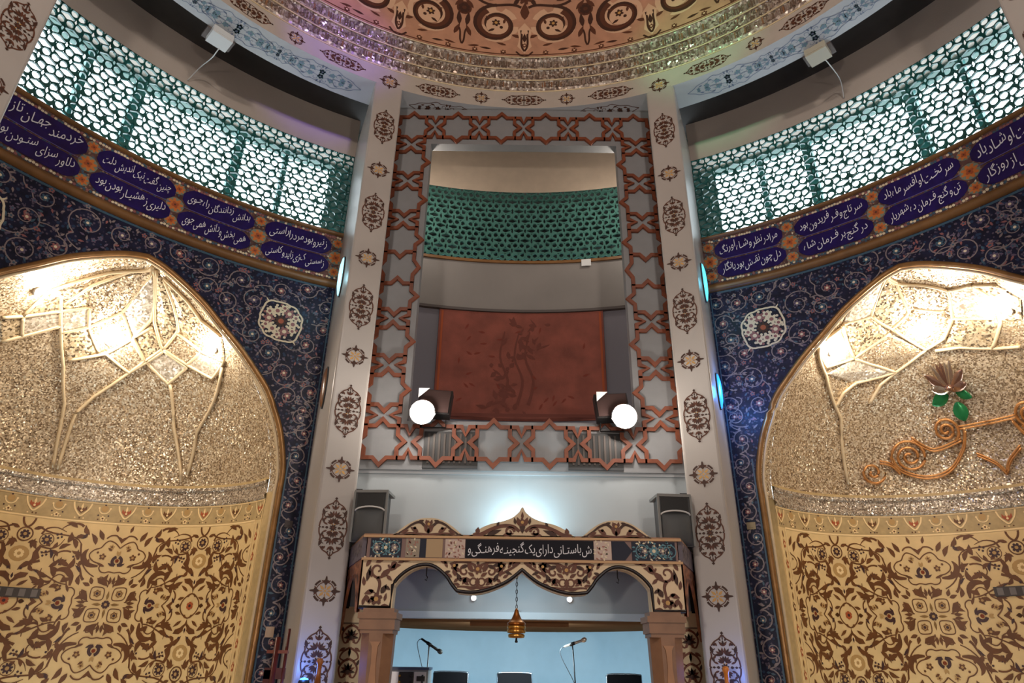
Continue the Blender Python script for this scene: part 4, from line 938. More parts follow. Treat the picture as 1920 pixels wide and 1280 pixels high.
# cream jamb panels with brown scrollwork
for s_ in (-1, 1):
    b = MB(); b.box((s_*1.70 if s_ > 0 else -2.08, YB-.03, 0), (2.08 if s_ > 0 else -1.70, YB-.001, 2.62)); jp = b.build('jamb_panel', mat('warm_cream_panel', rgb(222,200,162), .5), low)
    b = MB(); b.box((s_*1.70 if s_ > 0 else -2.08, YB-.036, 2.44), (2.08 if s_ > 0 else -1.70, YB-.03, 2.455)); b.build('panel_joint', mat('joint_line', rgb(120,100,80), .6), jp)
    o = Orn()
    for k in range(4):
        q = o.at(s_*1.87, 2.30-k*.34)
        def pal(t):
            t.stroke(smoothpts([(0,.13),(.06,.1),(.1,.03),(.07,-.05),(.02,-.04)],4), .026, 0, 1, .014); t.stroke(smoothpts([(.0,-.1),(.07,-.14),(.1,-.2),(.05,-.23)],4), .024, 0, 1, .012)
            for k_, a_ in enumerate((90, 58, 26, -8, -50)): t.leaf(.0, .01, a_, .085, .032, k_ % 2, 2)
            t.leaf(.05,-.1,-30,.08,.035,0,2); t.leaf(.0,-.1,-90,.1,.03,1,2); t.leaf(.09,.06,70,.07,.03,1,2)
        q.mirror2(pal); q.disc(0,0,.025,1,3)
    o.build('scrollwork', lambda x, y, l: (x, YB-.032-l, y), [mat('russet_brown', rgb(118,58,30), .5), dkbrown], jp)
# stage room
b = MB(); b.box((-2.3, YB+.05, .95), (2.3, 11.9, 1.05)); sf = b.build('floor_stage', floor_m, kind='structure'); tag(sf, 'raised stage floor behind the canopy')
b = MB()
arc = [(2.25*sin(rad(a)), 9.6+2.25*cos(rad(a))) for a in rng(-90, 90, 40)]; arc = [(-2.25, YB+.15)]+arc+[(2.25, YB+.15)]
b.add([(x, y, z) for x, y in arc for z in (.9, 2.7)], [(2*i, 2*i+1, 2*i+3, 2*i+2) for i in range(len(arc)-1)])
sw = b.build('wall_stage', stage_wall, smooth=True, kind='structure'); tag(sw, 'curved pale blue wall at the back of the stage')
b = MB(); b.add([(x, y, 2.52) for x, y in arc], [tuple(range(len(arc)))]); b.add([(x, y, 2.72) for x, y in arc], [tuple(range(len(arc)))])
cs = b.build('ceiling_stage', brownceil, kind='structure'); tag(cs, 'brown low ceiling over the stage')

# ================================================================== CANOPY
can = empty('stage_canopy', (0, 6.9, 1.05), 'three-lobed cream and brown wooden canopy with navy calligraphy band over the stage', 'canopy')
CO = Vector(can.location)
def cbuild(b, name, m, parent=can, smooth=False):
    o = b.build(name, m, parent, smooth); o.location = -CO if parent == can else (0, 0, 0); return o
ccan = mat('canopy_cream', rgb(224,198,162), .5, var=.06); YC = 6.9
half = [(-1.585,2.53),(-1.262,2.53),(-1.27,2.60),(-1.275,2.68),(-1.24,2.76),(-1.16,2.845),(-1.06,2.905),(-.95,2.928),(-.85,2.905),(-.74,2.82),(-.68,2.74),(-.63,2.685),(-.5,2.672),(-.38,2.687),(-.26,2.725),(-.15,2.775),(-.06,2.84),(0,2.892)]
arch = smoothpts(half[1:12], 3)+smoothpts(half[11:], 3)[1:]
lower = [half[0]]+arch; full = lower+[(-x, z) for x, z in lower[::-1][1:]]
poly = full+[(1.585, 3.02), (-1.585, 3.02)]
# arch panel as vertical strips (concave outline)
def arch_panel(b, path, ztop, y0, y1, fn=lambda x, d, z: (x, d, z)):
    for (x0, z0), (x1, z1) in zip(path, path[1:]):
        if abs(x1-x0) < 1e-6: continue
        b.add([fn(x0,y0,z0),fn(x1,y0,z1),fn(x1,y0,ztop),fn(x0,y0,ztop),fn(x0,y1,z0),fn(x1,y1,z1),fn(x1,y1,ztop),fn(x0,y1,ztop)], [(0,1,2,3),(7,6,5,4),(0,4,5,1)])
mono = sorted(set((round(x, 4), round(z, 4)) for x, z in full)); mono = [p for p in mono]
left_p = [p for p in mono if -1.2625 <= p[0] <= 1.2625]
path = [(-1.585,2.53),(-1.2621,2.53)]+[p for p in left_p if abs(p[0]) < 1.2619 and p[1] > 2.6]+[(1.2621,2.53),(1.585,2.53)]
b = MB(); arch_panel(b, path, 3.02, YC, YC+.14); cbuild(b, 'arch_board', ccan)
edge = [p for p in path if abs(p[0]) < 1.27]
b = MB(); P = [(-1.585,YC-.008,2.545),(-1.28,YC-.008,2.545)]+[(x*1.012, YC-.008, z+.02) for x, z in edge[1:-1]]+[(1.28,YC-.008,2.545),(1.585,YC-.008,2.545)]
b.tube(P, .017, 8); cbuild(b, 'arch_edging', mat('blackish_navy_edging', rgb(26,18,24), .35), smooth=True)
BM = [mat('canopy_brown', rgb(98,50,28), .5, var=.2, vscale=20), dkbrown, gold]
def pendentive(t):
    t.spiral(-.03,.17,.08,-40,-1.1,.026,0,1,.014); t.stroke(bez((-.03,.1),(.05,.02),(-.06,-.04),(.02,-.12),8),.034,0,1,.018); t.leaf(.0,.1,40,.14,.06,0,2); t.leaf(-.05,-.02,200,.1,.05,0,2); t.leaf(.02,-.05,60,.1,.055,1,2); t.flower(-.02,-.1,.06,5,0,2,2)
    t.leaf(-.1,-.13,30,.1,.045,0,2); t.leaf(.08,.2,10,.12,.05,0,2); t.spiral(.12,.22,.05,180,1.2,.02,0,1); t.leaf(-.13,.06,80,.16,.045,1,2); t.leaf(.03,-.16,0,.08,.035,0,2); t.leaf(-.13,-.06,-60,.1,.045,0,2); t.leaf(.05,.02,-30,.07,.035,1,2); t.leaf(-.06,.24,20,.1,.035,0,2)
    for (x,y,a,L,w) in ((-.15,.2,60,.1,.04),(-.15,.02,100,.09,.04),(.06,.12,-40,.08,.035),(.1,.16,60,.09,.035),(.16,.24,20,.1,.035),(-.15,-.16,80,.09,.035),(.06,-.12,80,.08,.03),(-.08,.1,120,.08,.035),(-.1,-.02,-20,.07,.03),(.2,.26,0,.09,.03),(-.02,.26,160,.09,.03)): t.leaf(x,y,a,L,w,0,2)
def bay_scroll(t):
    for m_ in (1, -1):
        u = t.at(0,0,m_,1); u.spiral(.13,.03,.065,180,-1.2,.026,0,1,.014); u.leaf(.05,.02,60,.11,.05,0,2); u.leaf(.06,-.06,10,.12,.05,0,2); u.leaf(.16,-.07,60,.1,.045,1,2); u.stroke(bez((0,-.12),(.06,-.14),(.12,-.1),(.2,-.12),6),.028,0,1,.014); u.leaf(.22,-.02,80,.1,.05,0,2)
        u.stroke(bez((.02,.08),(.1,.13),(.2,.12),(.28,.1),6),.026,0,1,.014); u.flower(.235,.08,.04,5,0,2,2); u.ring(.04,-.07,.035,.016,0,1,10); u.leaf(.1,.09,-30,.08,.035,1,2); u.leaf(.17,.03,20,.08,.04,0,2); u.leaf(.11,-.03,-60,.08,.035,0,2); u.leaf(.3,.1,20,.1,.035,0,2); u.leaf(.27,.03,-20,.08,.03,1,2)
    for m_ in (1,-1):
        for (x,y,a,L,w) in ((.03,-.02,30,.08,.035),(.2,.1,-60,.07,.03),(.3,.06,60,.08,.03),(.08,-.1,30,.08,.03),(.17,-.1,10,.07,.03),(.06,.12,10,.1,.03),(.02,-.14,10,.1,.028),(.19,-.04,-40,.06,.03),(.25,-.03,30,.07,.03)): t.at(0,0,m_,1).leaf(x,y,a,L,w,0,2)
    t.flower(0,.05,.05,6,0,2,3); t.leaf(0,-.03,-90,.1,.05,0,2); t.leaf(0,.08,90,.06,.03,1,2)
def apex_scroll(u):
    u.leaf(-.06,.0,150,.12,.045,0,2); u.leaf(0,.01,40,.1,.04,0,2); u.stroke(bez((-.1,-.06),(-.04,-.03),(.02,0),(.08,.05),5),.022,0,1); u.leaf(-.1,.03,190,.1,.04,1,2)
for sg in (1, -1):
    for (fn_, x, z) in ((pendentive, -1.40, 2.72), (bay_scroll, -.44, 2.86), (apex_scroll, -.1, 2.93)):
        o = Orn(); fn_(o.at(0, 0, sg, 1).at(x, z)); ob = o.build('arch_scrollwork', lambda x_, y, l: (x_, YC-.003-l, y), BM, can, .003); ob.location = -CO
# inscription fascia
b = MB(); b.box((-1.56, YC-.012, 3.0), (1.56, YC+.1, 3.205)); fas = cbuild(b, 'fascia', mat('mauve_brown_fascia', rgb(128,98,92), .5))
teal_orn = mat('turquoise_inlay', rgb(74,122,136), .4); pinkpan = mat('pale_pink_panel', rgb(200,176,164), .5)
def fpanel(x0, x1, m, name='fascia_panel', tip=0):
    b = MB(); y0, y1 = YC-.02, YC-.012; P = [(x0,3.012),(x1,3.012),(x1+tip,3.102),(x1,3.192),(x0,3.192)] if tip > 0 else [(x0,3.012),(x1,3.012),(x1,3.192),(x0,3.192),(x0+tip,3.102)]
    b.prism(P, lambda x, z, d: (x, d, z), y0, y1); o_ = b.build(name, m, fas); return o_
fpanel(-1.525,-1.215,navy); fpanel(1.10,1.535,navy); fpanel(-1.17,-1.03,mat('stone_panel', rgb(150,136,118), .5)); fpanel(-1.03,-.965,navy); fpanel(-.965,-.80,mat('ochre_panel', rgb(178,148,110), .5)); fpanel(-.775,-.575,pinkpan); fpanel(.72,.895,pinkpan); fpanel(.90,1.03,navy, tip=.075)
cal = fpanel(-.57,.715,mat('ink_navy', rgb(12,9,24), .5, spec=.2), 'calligraphy_panel')
text_mesh('ش باستـانی دارای یک گنجینـه فرهنـگی و', 1.24, .15, lambda x, y, l: (.075+x, YC-.021-l, 3.10+y), 'calligraphy', white_let, fas, .03, .002)
o = Orn(); rn = random.Random(21)
for (x0, x1, mm) in ((-1.51,-1.23,(0,0,1,2)),(1.12,1.52,(0,0,1,2)),(-.765,-.585,(3,4,3)),(.73,.885,(3,4,4)),(-1.16,-1.04,(3,4))):
    n = int((x1-x0)/.028)
    for i in range(n):
        for j in range(5): o.at(x0+.014+i*.028, 3.03+j*.036).leaf(rn.uniform(-.01,.01), 0, rn.uniform(0,360), .036, .017, rn.choice(mm), 1)
for x in (-1.37, 1.32): o.flower(x,3.102,.05,8,0,2,2); o.flower(x-.09,3.102,.035,6,1,2,2); o.flower(x+.09,3.102,.035,6,1,2,2)
for x in (-1.44,-1.29,1.2,1.42,1.48): o.ring(x,3.1,.06,.01,0,2)
ob = o.build('inlay', lambda x, y, l: (x, YC-.021-l, y), [teal_orn, vine, ivory, mat('rosy_inlay', rgb(160,110,96), .5), ivory], fas, .0015, kind='stuff')
for z in (2.992, 3.212):
    b = MB(); b.box((-1.6, YC-.03, z-.012), (1.6, YC-.01, z+.012)); cbuild(b, 'fascia_bead', mat('light_wood_bead', rgb(196,154,110), .45))
# crest lobes
def crest(pts, x0, kind):
    L = smoothpts(pts, 5); P = [(x0+x, z) for x, z in L]
    b = MB(); arch_panel(b, [(x, 3.205) for x, _ in P], 3.22, YC, YC+.05)
    b = MB()
    for (xa, za), (xb, zb) in zip(P, P[1:]):
        b.add([(xa,YC,3.21),(xb,YC,3.21),(xb,YC,zb),(xa,YC,za),(xa,YC+.045,3.21),(xb,YC+.045,3.21),(xb,YC+.045,zb),(xa,YC+.045,za)], [(0,1,2,3),(7,6,5,4),(3,2,6,7)])
    ob = cbuild(b, 'crest_lobe', mat('crest_cream', rgb(214,190,156), .5, var=.06)); return ob
cp_ = crest([(-.57,3.215),(-.5,3.255),(-.42,3.31),(-.32,3.352),(-.2,3.38),(-.1,3.42),(-.035,3.475),(0,3.525),(.035,3.475),(.1,3.42),(.2,3.38),(.32,3.352),(.42,3.31),(.5,3.255),(.57,3.215)], 0, 0)
o = Orn()
def cscroll(t):
    t.spiral(-.13,3.275,.05,0,1.25,.028,0,1,.014); t.stroke(smoothpts([(-.5,3.235),(-.42,3.245),(-.33,3.29),(-.22,3.33),(-.1,3.33),(-.03,3.28)],4),.045,0,1,.03); t.leaf(-.46,3.25,80,.07,.05,0,2); t.leaf(-.36,3.24,20,.16,.05,1,1); t.leaf(-.2,3.24,10,.12,.04,0,1); t.leaf(-.02,3.33,110,.1,.05,0,2); t.leaf(-.07,3.35,100,.07,.03,1,2); t.leaf(-.26,3.33,60,.05,.03,1,2)
o.mirror2(cscroll); o.leaf(0,3.26,90,.16,.06,1,2); o.flower(0,3.37,.045,5,0,2,3); o.leaf(0,3.4,90,.08,.03,0,2)
ob = o.build('crest_scrollwork', lambda x, y, l: (x, YC-.003-l, y), BM, can, .003); ob.location = -CO
for sg in (-1, 1):
    x0 = sg*.955
    crest([(-.385,3.215),(-.33,3.25),(-.25,3.315),(-.16,3.37),(-.06,3.4),(.06,3.4),(.16,3.37),(.25,3.315),(.33,3.25),(.385,3.215)], x0, 1)
    o = Orn(); q = o.at(x0, 0)
    def sidep(t):
        t.stroke(smoothpts([(0,3.235),(.1,3.245),(.2,3.25),(.3,3.225)],4),.024,0,1,.014); t.stroke(smoothpts([(.02,3.3),(.09,3.36),(.17,3.335),(.23,3.29),(.3,3.245)],4),.028,1,1,.016); t.leaf(.0,3.25,60,.1,.04,0,2); t.leaf(.1,3.26,30,.1,.045,0,2); t.leaf(.05,3.38,-20,.09,.03,1,2); t.leaf(.2,3.28,-20,.09,.035,0,2); t.disc(.14,3.30,.015,1,2); t.leaf(.02,3.33,80,.06,.03,0,2); t.leaf(.28,3.225,20,.06,.03,1,2)
    q.mirror2(sidep); q.flower(0,3.34,.04,4,0,2,3); q.leaf(0,3.24,90,.07,.03,1,2)
    ob = o.build('crest_scrollwork', lambda x, y, l: (x, YC-.003-l, y), BM, can, .003); ob.location = -CO
# roof slab, wings running back to the wall
b = MB(); b.prism([(-1.6,YC),(1.6,YC),(2.02,8.04),(-2.02,8.04)], lambda x, y, d: (x, y, d), 3.205, 3.24); cbuild(b, 'roof_board', tanwood)
b = MB(); b.prism([(-1.5,YC+.1),(1.5,YC+.1),(1.95,8.04),(-1.95,8.04)], lambda x, y, d: (x, y, d), 3.03, 3.06); cbuild(b, 'soffit_board', mat('white_soffit', rgb(190,198,204), .6))
for sg in (-1, 1):
    A, B_ = Vector((sg*1.575, YC+.02, 0)), Vector((sg*2.0, 8.03, 0)); D = (B_-A); Lw = D.length; D.normalize(); Nn = Vector((D.y, -D.x, 0))*sg
    fnw = lambda u, d, z: tuple(A+D*u+Nn*d+Vector((0,0,z)))
    b = MB(); b.prism([(0,3.0),(Lw,3.0),(Lw,3.205),(0,3.205)], lambda u, z, d: fnw(u, d, z), 0, .04); cbuild(b, 'wing_fascia', mat('slate_violet_fascia', rgb(96,86,96), .5))
    wp = [(0,2.5),(.12,2.52),(.2,2.68),(.35,2.83),(.55,2.9),(.75,2.83),(.92,2.66),(1.0,2.45),(Lw,2.3)]
    b = MB(); L = smoothpts(wp, 3)
    for (u0, z0), (u1, z1) in zip(L, L[1:]):
        b.add([fnw(u0,0,z0),fnw(u1,0,z1),fnw(u1,0,3.0),fnw(u0,0,3.0),fnw(u0,.03,z0),fnw(u1,.03,z1),fnw(u1,.03,3.0),fnw(u0,.03,3.0)], [(0,1,2,3),(7,6,5,4),(0,4,5,1)])
    cbuild(b, 'wing_board', mat('russet_wing', rgb(150,92,60), .5, var=.3, vscale=14))
    o = Orn(); rn = random.Random(31)
    for k in range(26): o.leaf(rn.uniform(.02,Lw-.1), rn.uniform(2.84,2.98), rn.uniform(0,360), .09, .035, 0, 1)
    for k in range(10): o.leaf(rn.uniform(.0,.1), rn.uniform(2.55,2.85), rn.uniform(60,120), .09, .03, 1, 1)
    for k in range(30): o.flower(rn.uniform(.05,Lw-.05), rn.uniform(3.03,3.18), .022, 5, 2, 2, 1)
    ob = o.build('wing_scrollwork', lambda x, y, l: fnw(x, (.043+l), y) if True else 0, [BM[0], dkbrown, vine], can, .002, kind='stuff'); ob.location = -CO
# columns
for sg in (-1, 1):
    cx = sg*1.375
    b = MB(); b.box((cx-.17, YC-.10, 2.345), (cx+.17, YC+.24, 2.44)); b.box((cx-.185, YC-.115, 2.44), (cx+.185, YC+.255, 2.495)); b.box((cx-.155, YC-.085, 2.31), (cx+.155, YC+.225, 2.345)); b.box((cx-.15, YC-.06, 2.495), (cx+.15, YC+.2, 2.535))
    colm = cbuild(b, 'column', tanwood)
    def shaft(r0, z0, r1, z1, n=8):
        V = []
        for r_, z in ((r0, z0), (r1, z1)): V += [(cx+r_*cos(rad(22.5+45*k))/cos(rad(22.5)), YC+.07+r_*sin(rad(22.5+45*k))/cos(rad(22.5)), z) for k in range(n)]
        return V, [(k, (k+1) % n, n+(k+1) % n, n+k) for k in range(n)]
    b = MB(); b.add(*shaft(.155, 2.33, .13, 1.4)); b.add(*shaft(.13, 1.4, .17, 1.05)); b.build('shaft', tanwood, colm)
    b = MB(); yp = YC+.07-.155
    b.prism([(cx-.05,2.24),(cx+.05,2.24),(cx+.028,2.2),(cx+.022,2.06),(cx+.05,1.7),(cx-.05,1.7),(cx-.022,2.06),(cx-.028,2.2)], lambda x, z, d: (x, YC+.07-.155+(2.33-z)*.027-d, z), 0, .012); b.build('raised_panel', mat('light_tan_veneer', rgb(172,124,88), .45, var=.1), colm)
# hooks in the side arches
for sg, lab in ((-1, 'left'), (1, 'right')):
    b = MB(); x = sg*.955; b.tube([(x,YC+.07,2.93),(x,YC+.07,2.85),(x+.012,YC+.07,2.835),(x+.004,YC+.07,2.80),(x-.012,YC+.07,2.815)], .006, 6); h = cbuild(b, 'hook', black)

# ================================================================== OBJECTS ON AND AROUND THE STAGE
bell = empty('hanging_bell', (-.05, 6.97, 2.25), 'tiered brass bell on a chain hanging from the canopy arch', 'bell')
b = MB()
for k in range(9):
    z = .60-k*.035; R3 = Matrix.Rotation(pi/2*(k % 2), 3, 'Z')
    b.tube([R3@Vector((.009*cos(a), 0, .022*sin(a)))+Vector((0,0,z)) for a in [2*pi*q/10 for q in range(10)]], .0035, 5, closed=True)
b.build('chain', black, bell)
b = MB(); b.lathe([(.006,.31),(.018,.29),(.03,.25),(.05,.21),(.075,.185),(.088,.175),(.09,.16),(.075,.155)], 24); b.build('cap', mat('copper_brass', rgb(176,108,50), .3, metal=.9), bell, True)
for k, (r, z) in enumerate(((.088,.15),(.088,.115),(.078,.075))):
    b = MB(); b.lathe([(r*.8,z+.004),(r,z),(r*1.04,z-.015),(r*.97,z-.03),(r*.7,z-.033)], 24); b.build('bell_tier', brass, bell, True)
b = MB(); b.lathe([(.008,.05),(.01,.02),(.016,.008),(.008,.0)], 10); b.build('clapper', black, bell, True)

def speaker(x, rz, label):
    e = empty('loudspeaker', (x, 7.62, 3.24), label, 'speaker', rz=rz)
    b = MB(); w = .185
    b.prism([(-w,-.16),(w,-.16),(w*.75,.18),(-w*.75,.18)], lambda x_, y, d: (x_, y, d), 0, .56); b.build('cabinet', dgrey, e)
    b = MB(); b.box((-w-.008,-.175,.54),(w+.008,.16,.57)); b.build('top_cap', mgrey, e)
    for s_ in (-1,1):
        b = MB(); b.box((s_*w-.012,-.178,0),(s_*w+.012,-.155,.55)); b.build('side_rail', mgrey, e)
    b = MB(); b.prism([(-w+.03,.37),(w-.03,.37),(w-.03,.53),(-w+.03,.53)], lambda x_, z, d: (x_, d, z), -.168, -.155); b.build('horn', black, e)
    b = MB(); b.grid(lambda a, t: ((w-.02)*cos(rad(a)), -.16-.09*sin(rad(a)*1)*cos(t)*1.0, .36*(1-.0)*1.0*(.0+t/1.45)*.0+.0+.18*(1+sin(t)*.95)), rng(0, 180, 12), rng(-1.45, 1.45, 10)); b.build('woofer_grille', mat('charcoal_grille', rgb(72,74,76), .6), e, True)
    b = MB(); b.tube([((w-.02)*cos(rad(a)), -.165-.03*sin(rad(a)), .335+.045*sin(rad(a))) for a in rng(0,180,12)], .01, 6); b.build('grille_rim', white_pl, e, True)
    b = MB(); b.box((-w*.6,.0,-.0),(w*.6,.1,.004)); b.build('foot', black, e)
speaker(-1.68, rad(-4), 'grey loudspeaker standing on the canopy roof beside the left rib')
speaker(1.70, rad(4), 'grey loudspeaker standing on the canopy roof beside the right rib')

def flood(x, z, label):
    e = empty('floodlight', (x, 7.86, z), label, 'floodlight'); s_ = 1 if x < 0 else -1
    R3 = Matrix.Rotation(rad(-14), 3, 'X')@Matrix.Rotation(rad(4*s_), 3, 'Y')
    dx = .13*s_ if s_ > 0 else -.13
    b = MB(); b.box((dx-.21,-.03,-.02),(dx+.21,.10,.34), R3, (dx,0,.1)); b.build('housing', black, e)
    b = MB(); b.box((dx-.19,-.05,.0),(dx+.19,-.03,.32), R3, (dx,0,.1)); b.build('front_visor', mat('dark_bronze_glass', rgb(60,46,44), .2), e)
    b = MB(); b.add([Vector(p) for p in ((dx-.2,-.06,.33),(dx-.06,-.06,.33),(dx-.2,-.06,.2))], [(0,1,2)]); b.build('corner_label', white_pl, e)
    ax = Vector((0,-1,-.1)).normalized().to_track_quat('Z','Y').to_matrix()
    b = MB(); b.lathe([(.05,-.02),(.10,.0),(.155,.08),(.165,.09),(.15,.09),(.1,.03)], 24, (0,-.02,0), ax); b.build('reflector', chrome, e, True)
    b = MB(); b.lathe([(0,.05),(.10,.055),(.14,.085),(.12,.11),(.07,.13),(0,.138)], 24, (0,-.02,0), ax); b.build('bulb', mat('flood_glow', (1,.95,.88,1), .5, emit=(1,.93,.82,1), es=38), e, True)
    b = MB(); b.tube([(dx-.15,.05,.0),(dx-.15,.1,-.14),(dx+.15,.1,-.14),(dx+.15,.05,0)], .012, 6); b.build('bracket', black, e)
    lamp('flood_light', 'POINT', (x, 7.66, z-.02), FLOOD_W, (1,.93,.84), e, .115)
    return e
FLOOD_W = 42
flood(-1.235, 4.86, 'glaring round floodlight under the left corner of the hung rug')
flood(1.27, 4.84, 'glaring round floodlight under the right corner of the hung rug')

# uplight on the canopy roof washing the wall
up_ = empty('wall_uplight', (0.0, 7.72, 3.24), 'slim cool white uplight on the canopy roof behind the middle crest', 'lamp')
b = MB(); b.box((-.16,-.05,0),(.16,.05,.05)); b.build('case', white_pl, up_)
b = MB(); b.box((-.15,-.035,.05),(.15,.04,.058)); b.build('tube', mat('cool_glow', (.8,.95,1,1), .5, emit=(.62,.92,1,1), es=8), up_)
lamp('uplight', 'AREA', (0, 7.72, 3.32), 16, (.60,.90,1), up_, .16, (0, 8.02, 3.95))
# small wall spots under the canopy and the stage strip light
for x, lab in ((-.53, 'left'), (.56, 'right')):
    e = empty('downlight', (x, YB-.0, 2.73), 'tiny bright downlight on the pale wall to the %s of the bell' % lab, 'lamp')
    R3 = Matrix.Rotation(pi/2, 3, 'X'); b = MB(); b.lathe([(0,0),(.04,0),(.04,.015),(.03,.02)], 14, ax=R3); b.build('rim', white_pl, e, True)
    b = MB(); b.lathe([(0,.018),(.028,.018),(.02,.03),(0,.032)], 14, ax=R3); b.build('bulb', mat('small_glow', (1,1,.95,1), .5, emit=(1,.98,.9,1), es=14), e, True)
sl = empty('stage_striplight', (0, 8.75, 2.5), 'cool white strip light fixed under the brown stage ceiling', 'lamp')
b = MB(); b.box((-.6,-.03,-.03),(.6,.03,.018)); b.build('batten', brownceil, sl)
lamp('strip_light', 'AREA', (0, 8.75, 2.44), 170, (.66,.88,1), sl, .9, (0, 9.6, 1.2))
lamp('canopy_light', 'AREA', (0, 7.45, 3.0), 9, (.68,.89,1), can, .8, (0, 7.7, 1.0)).location = Vector((0, 7.45, 3.0))-CO

# microphones
def mic(name, base, head, tail, body_m, label, boom=False):
    e = empty('microphone_stand', (base[0], base[1], 1.05), label, 'microphone'); O = Vector(e.location)
    h, t = Vector(head)-O, Vector(tail)-O
    b = MB(); b.lathe([(.11,0),(.11,.012),(.02,.03),(.012,.04)], 20); b.build('base', black, e, True)
    top = h.lerp(t, .62); b = MB(); b.tube([(0,0,.03),(0,0,.6)], .011, 8); b.tube([(0,0,.55),tuple(top-Vector((0,0,.02)))], .008, 8); b.build('pole', black if boom else mgrey, e, True)
    b = MB(); d = (h-t).normalized(); b.tube([t, h-d*.05], .012, 10, r1=.017); b.build('handle', body_m, e, True)
    R3 = d.to_track_quat('Z','Y').to_matrix(); b = MB(); b.lathe([(.014,-.01),(.024,.005),(.028,.025),(.024,.045),(.01,.058)], 16, h-d*.055, R3); b.build('grille', mat('mesh_grey', rgb(96,96,92), .5, metal=.6) if not boom else body_m, e, True)
    b = MB(); b.tube([top-d*.03, top+d*.03], .02, 10); b.build('clip', black, e, True)
    P = [t, t+Vector((-.04,0,-.03)), t+Vector((-.03,0,-.12)), Vector((.01,-.01,.72)), Vector((.012,-.012,.3))]; b = MB(); b.tube(smoothpts([tuple(p) for p in P],5), .0045, 6); b.build('cable', black if not boom else dgrey, e, True)
mic('m', (-1.075, 8.6), (-.905, 8.55, 2.165), (-1.165, 8.62, 2.315), black, 'black microphone tilted down on a slim stand beside the amplifier')
mic('m', (.665, 8.6), (.79, 8.55, 2.335), (.53, 8.62, 2.25), mat('champagne_metal', rgb(214,206,190), .25, metal=.6), 'silver microphone pointing up on a black stand beside the right column', True)

# chairs
def chair():
    e = empty('stage_chair', (0, 0, 1.05)); w = .22
    b = MB(); b.box((-w,-.22,.42),(w,.22,.47)); b.build('seat', black, e)
    b = MB(); pr = smoothpts([(-w,.55),(-w,.85),(-w+.02,.893),(0,.9),(w-.02,.893),(w,.85),(w,.55)],3); b.prism(pr, lambda x, z, d: (x, d+.22+(z-.5)*.12, z), 0, .035); b.build('backrest', mat('black_leatherette', rgb(8,6,7), .7, spec=.05), e)
    b = MB(); b.tube([(x, .235+(z-.5)*.12, z+.006) for x, z in pr], .011, 6); b.build('back_frame', mat('dull_chrome', rgb(130,140,150), .25, metal=.9), e, True)
    for sx in (-1,1):
        for sy in (-1,1): b = MB(); b.tube([(sx*(w-.02),sy*.2,.42),(sx*(w-.01),sy*.22,0)], .012, 6); b.build('leg', mat('dull_chrome', rgb(130,140,150)), e)
    return e
CH = [(-.87, 9.3, 'black leatherette chair with chrome rim next to the amplifier rack'), (-.045, 9.3, 'black leatherette chair with chrome rim straight below the brass bell'), (1.36, 9.25, 'black leatherette chair with chrome rim by the right canopy column')]
ch0 = chair()
for i, (x, y, lab) in enumerate(CH):
    c = ch0 if i == 0 else copy_tree(ch0)
    c.location = (x, y, 1.05); tag(c, lab, 'chair', 'chairs on the stage')

# amplifier rack
am = empty('amplifier_rack', (-1.225, 8.26, 1.05), 'silver and black amplifier rack at the left of the stage', 'amplifier')
b = MB(); b.box((-.25,-.15,0),(.22,.2,.94)); b.build('cabinet', mgrey, am)
b = MB(); b.box((-.26,-.16,.94),(.23,.21,.965)); b.build('top_panel', mat('blue_grey_metal', rgb(52,62,84), .4), am)
for (x0, x1) in ((-.24,-.1),(-.09,.06),(.07,.2)):
    b = MB(); b.box((x0,-.165,.6),(x1,-.15,.92)); b.build('faceplate', mat('silver_plate', rgb(196,190,188), .35, metal=.4) if x0 != -.09 else black, am)
for i in range(4):
    for j in range(5):
        R3 = Matrix.Rotation(pi/2, 3, 'X'); b = MB(); b.lathe([(.014,0),(.014,.012),(.01,.018)], 8, (-.21+i*.125,-.165,.88-j*.06), R3); b.build('knob', black if i != 1 else brass, am)
b = MB(); b.box((.1,-.172,.83),(.19,-.164,.88)); b.build('display', black, am)

# junction boxes on the ring soffit, with a cable to the lattice
for th, lab, m_ in ((-46.2, 'white junction box with a loose cable above the left lattice', white_pl), (44.3, 'cream junction box with a loose cable above the right lattice', mat('ivory_plastic', rgb(176,168,150), .5))):
    p0 = Vector(pt(6.03, th, Z_RING)); e = empty('junction_box', p0, lab, 'box', rz=-rad(th))
    b = MB(); b.box((-.145,-.11,-.13),(.145,.14,.0)); b.build('case', m_, e); b = MB(); b.box((-.11,-.118,-.105),(.11,-.11,-.025)); b.build('cover', m_, e)
    b = MB(); b.box((-.2,-.02,-.03),(.2,.2,.02)); b.build('mounting_plate', mat('grey_plate', rgb(96,84,80), .6), e)
    P = smoothpts([(.05,.12,-.13),(.06,.4,-.1),(.04,.8,.0),(-.02,1.03,-.15)],5); b = MB(); b.tube(P, .008, 6); b.build('cable', white_pl, e, True)

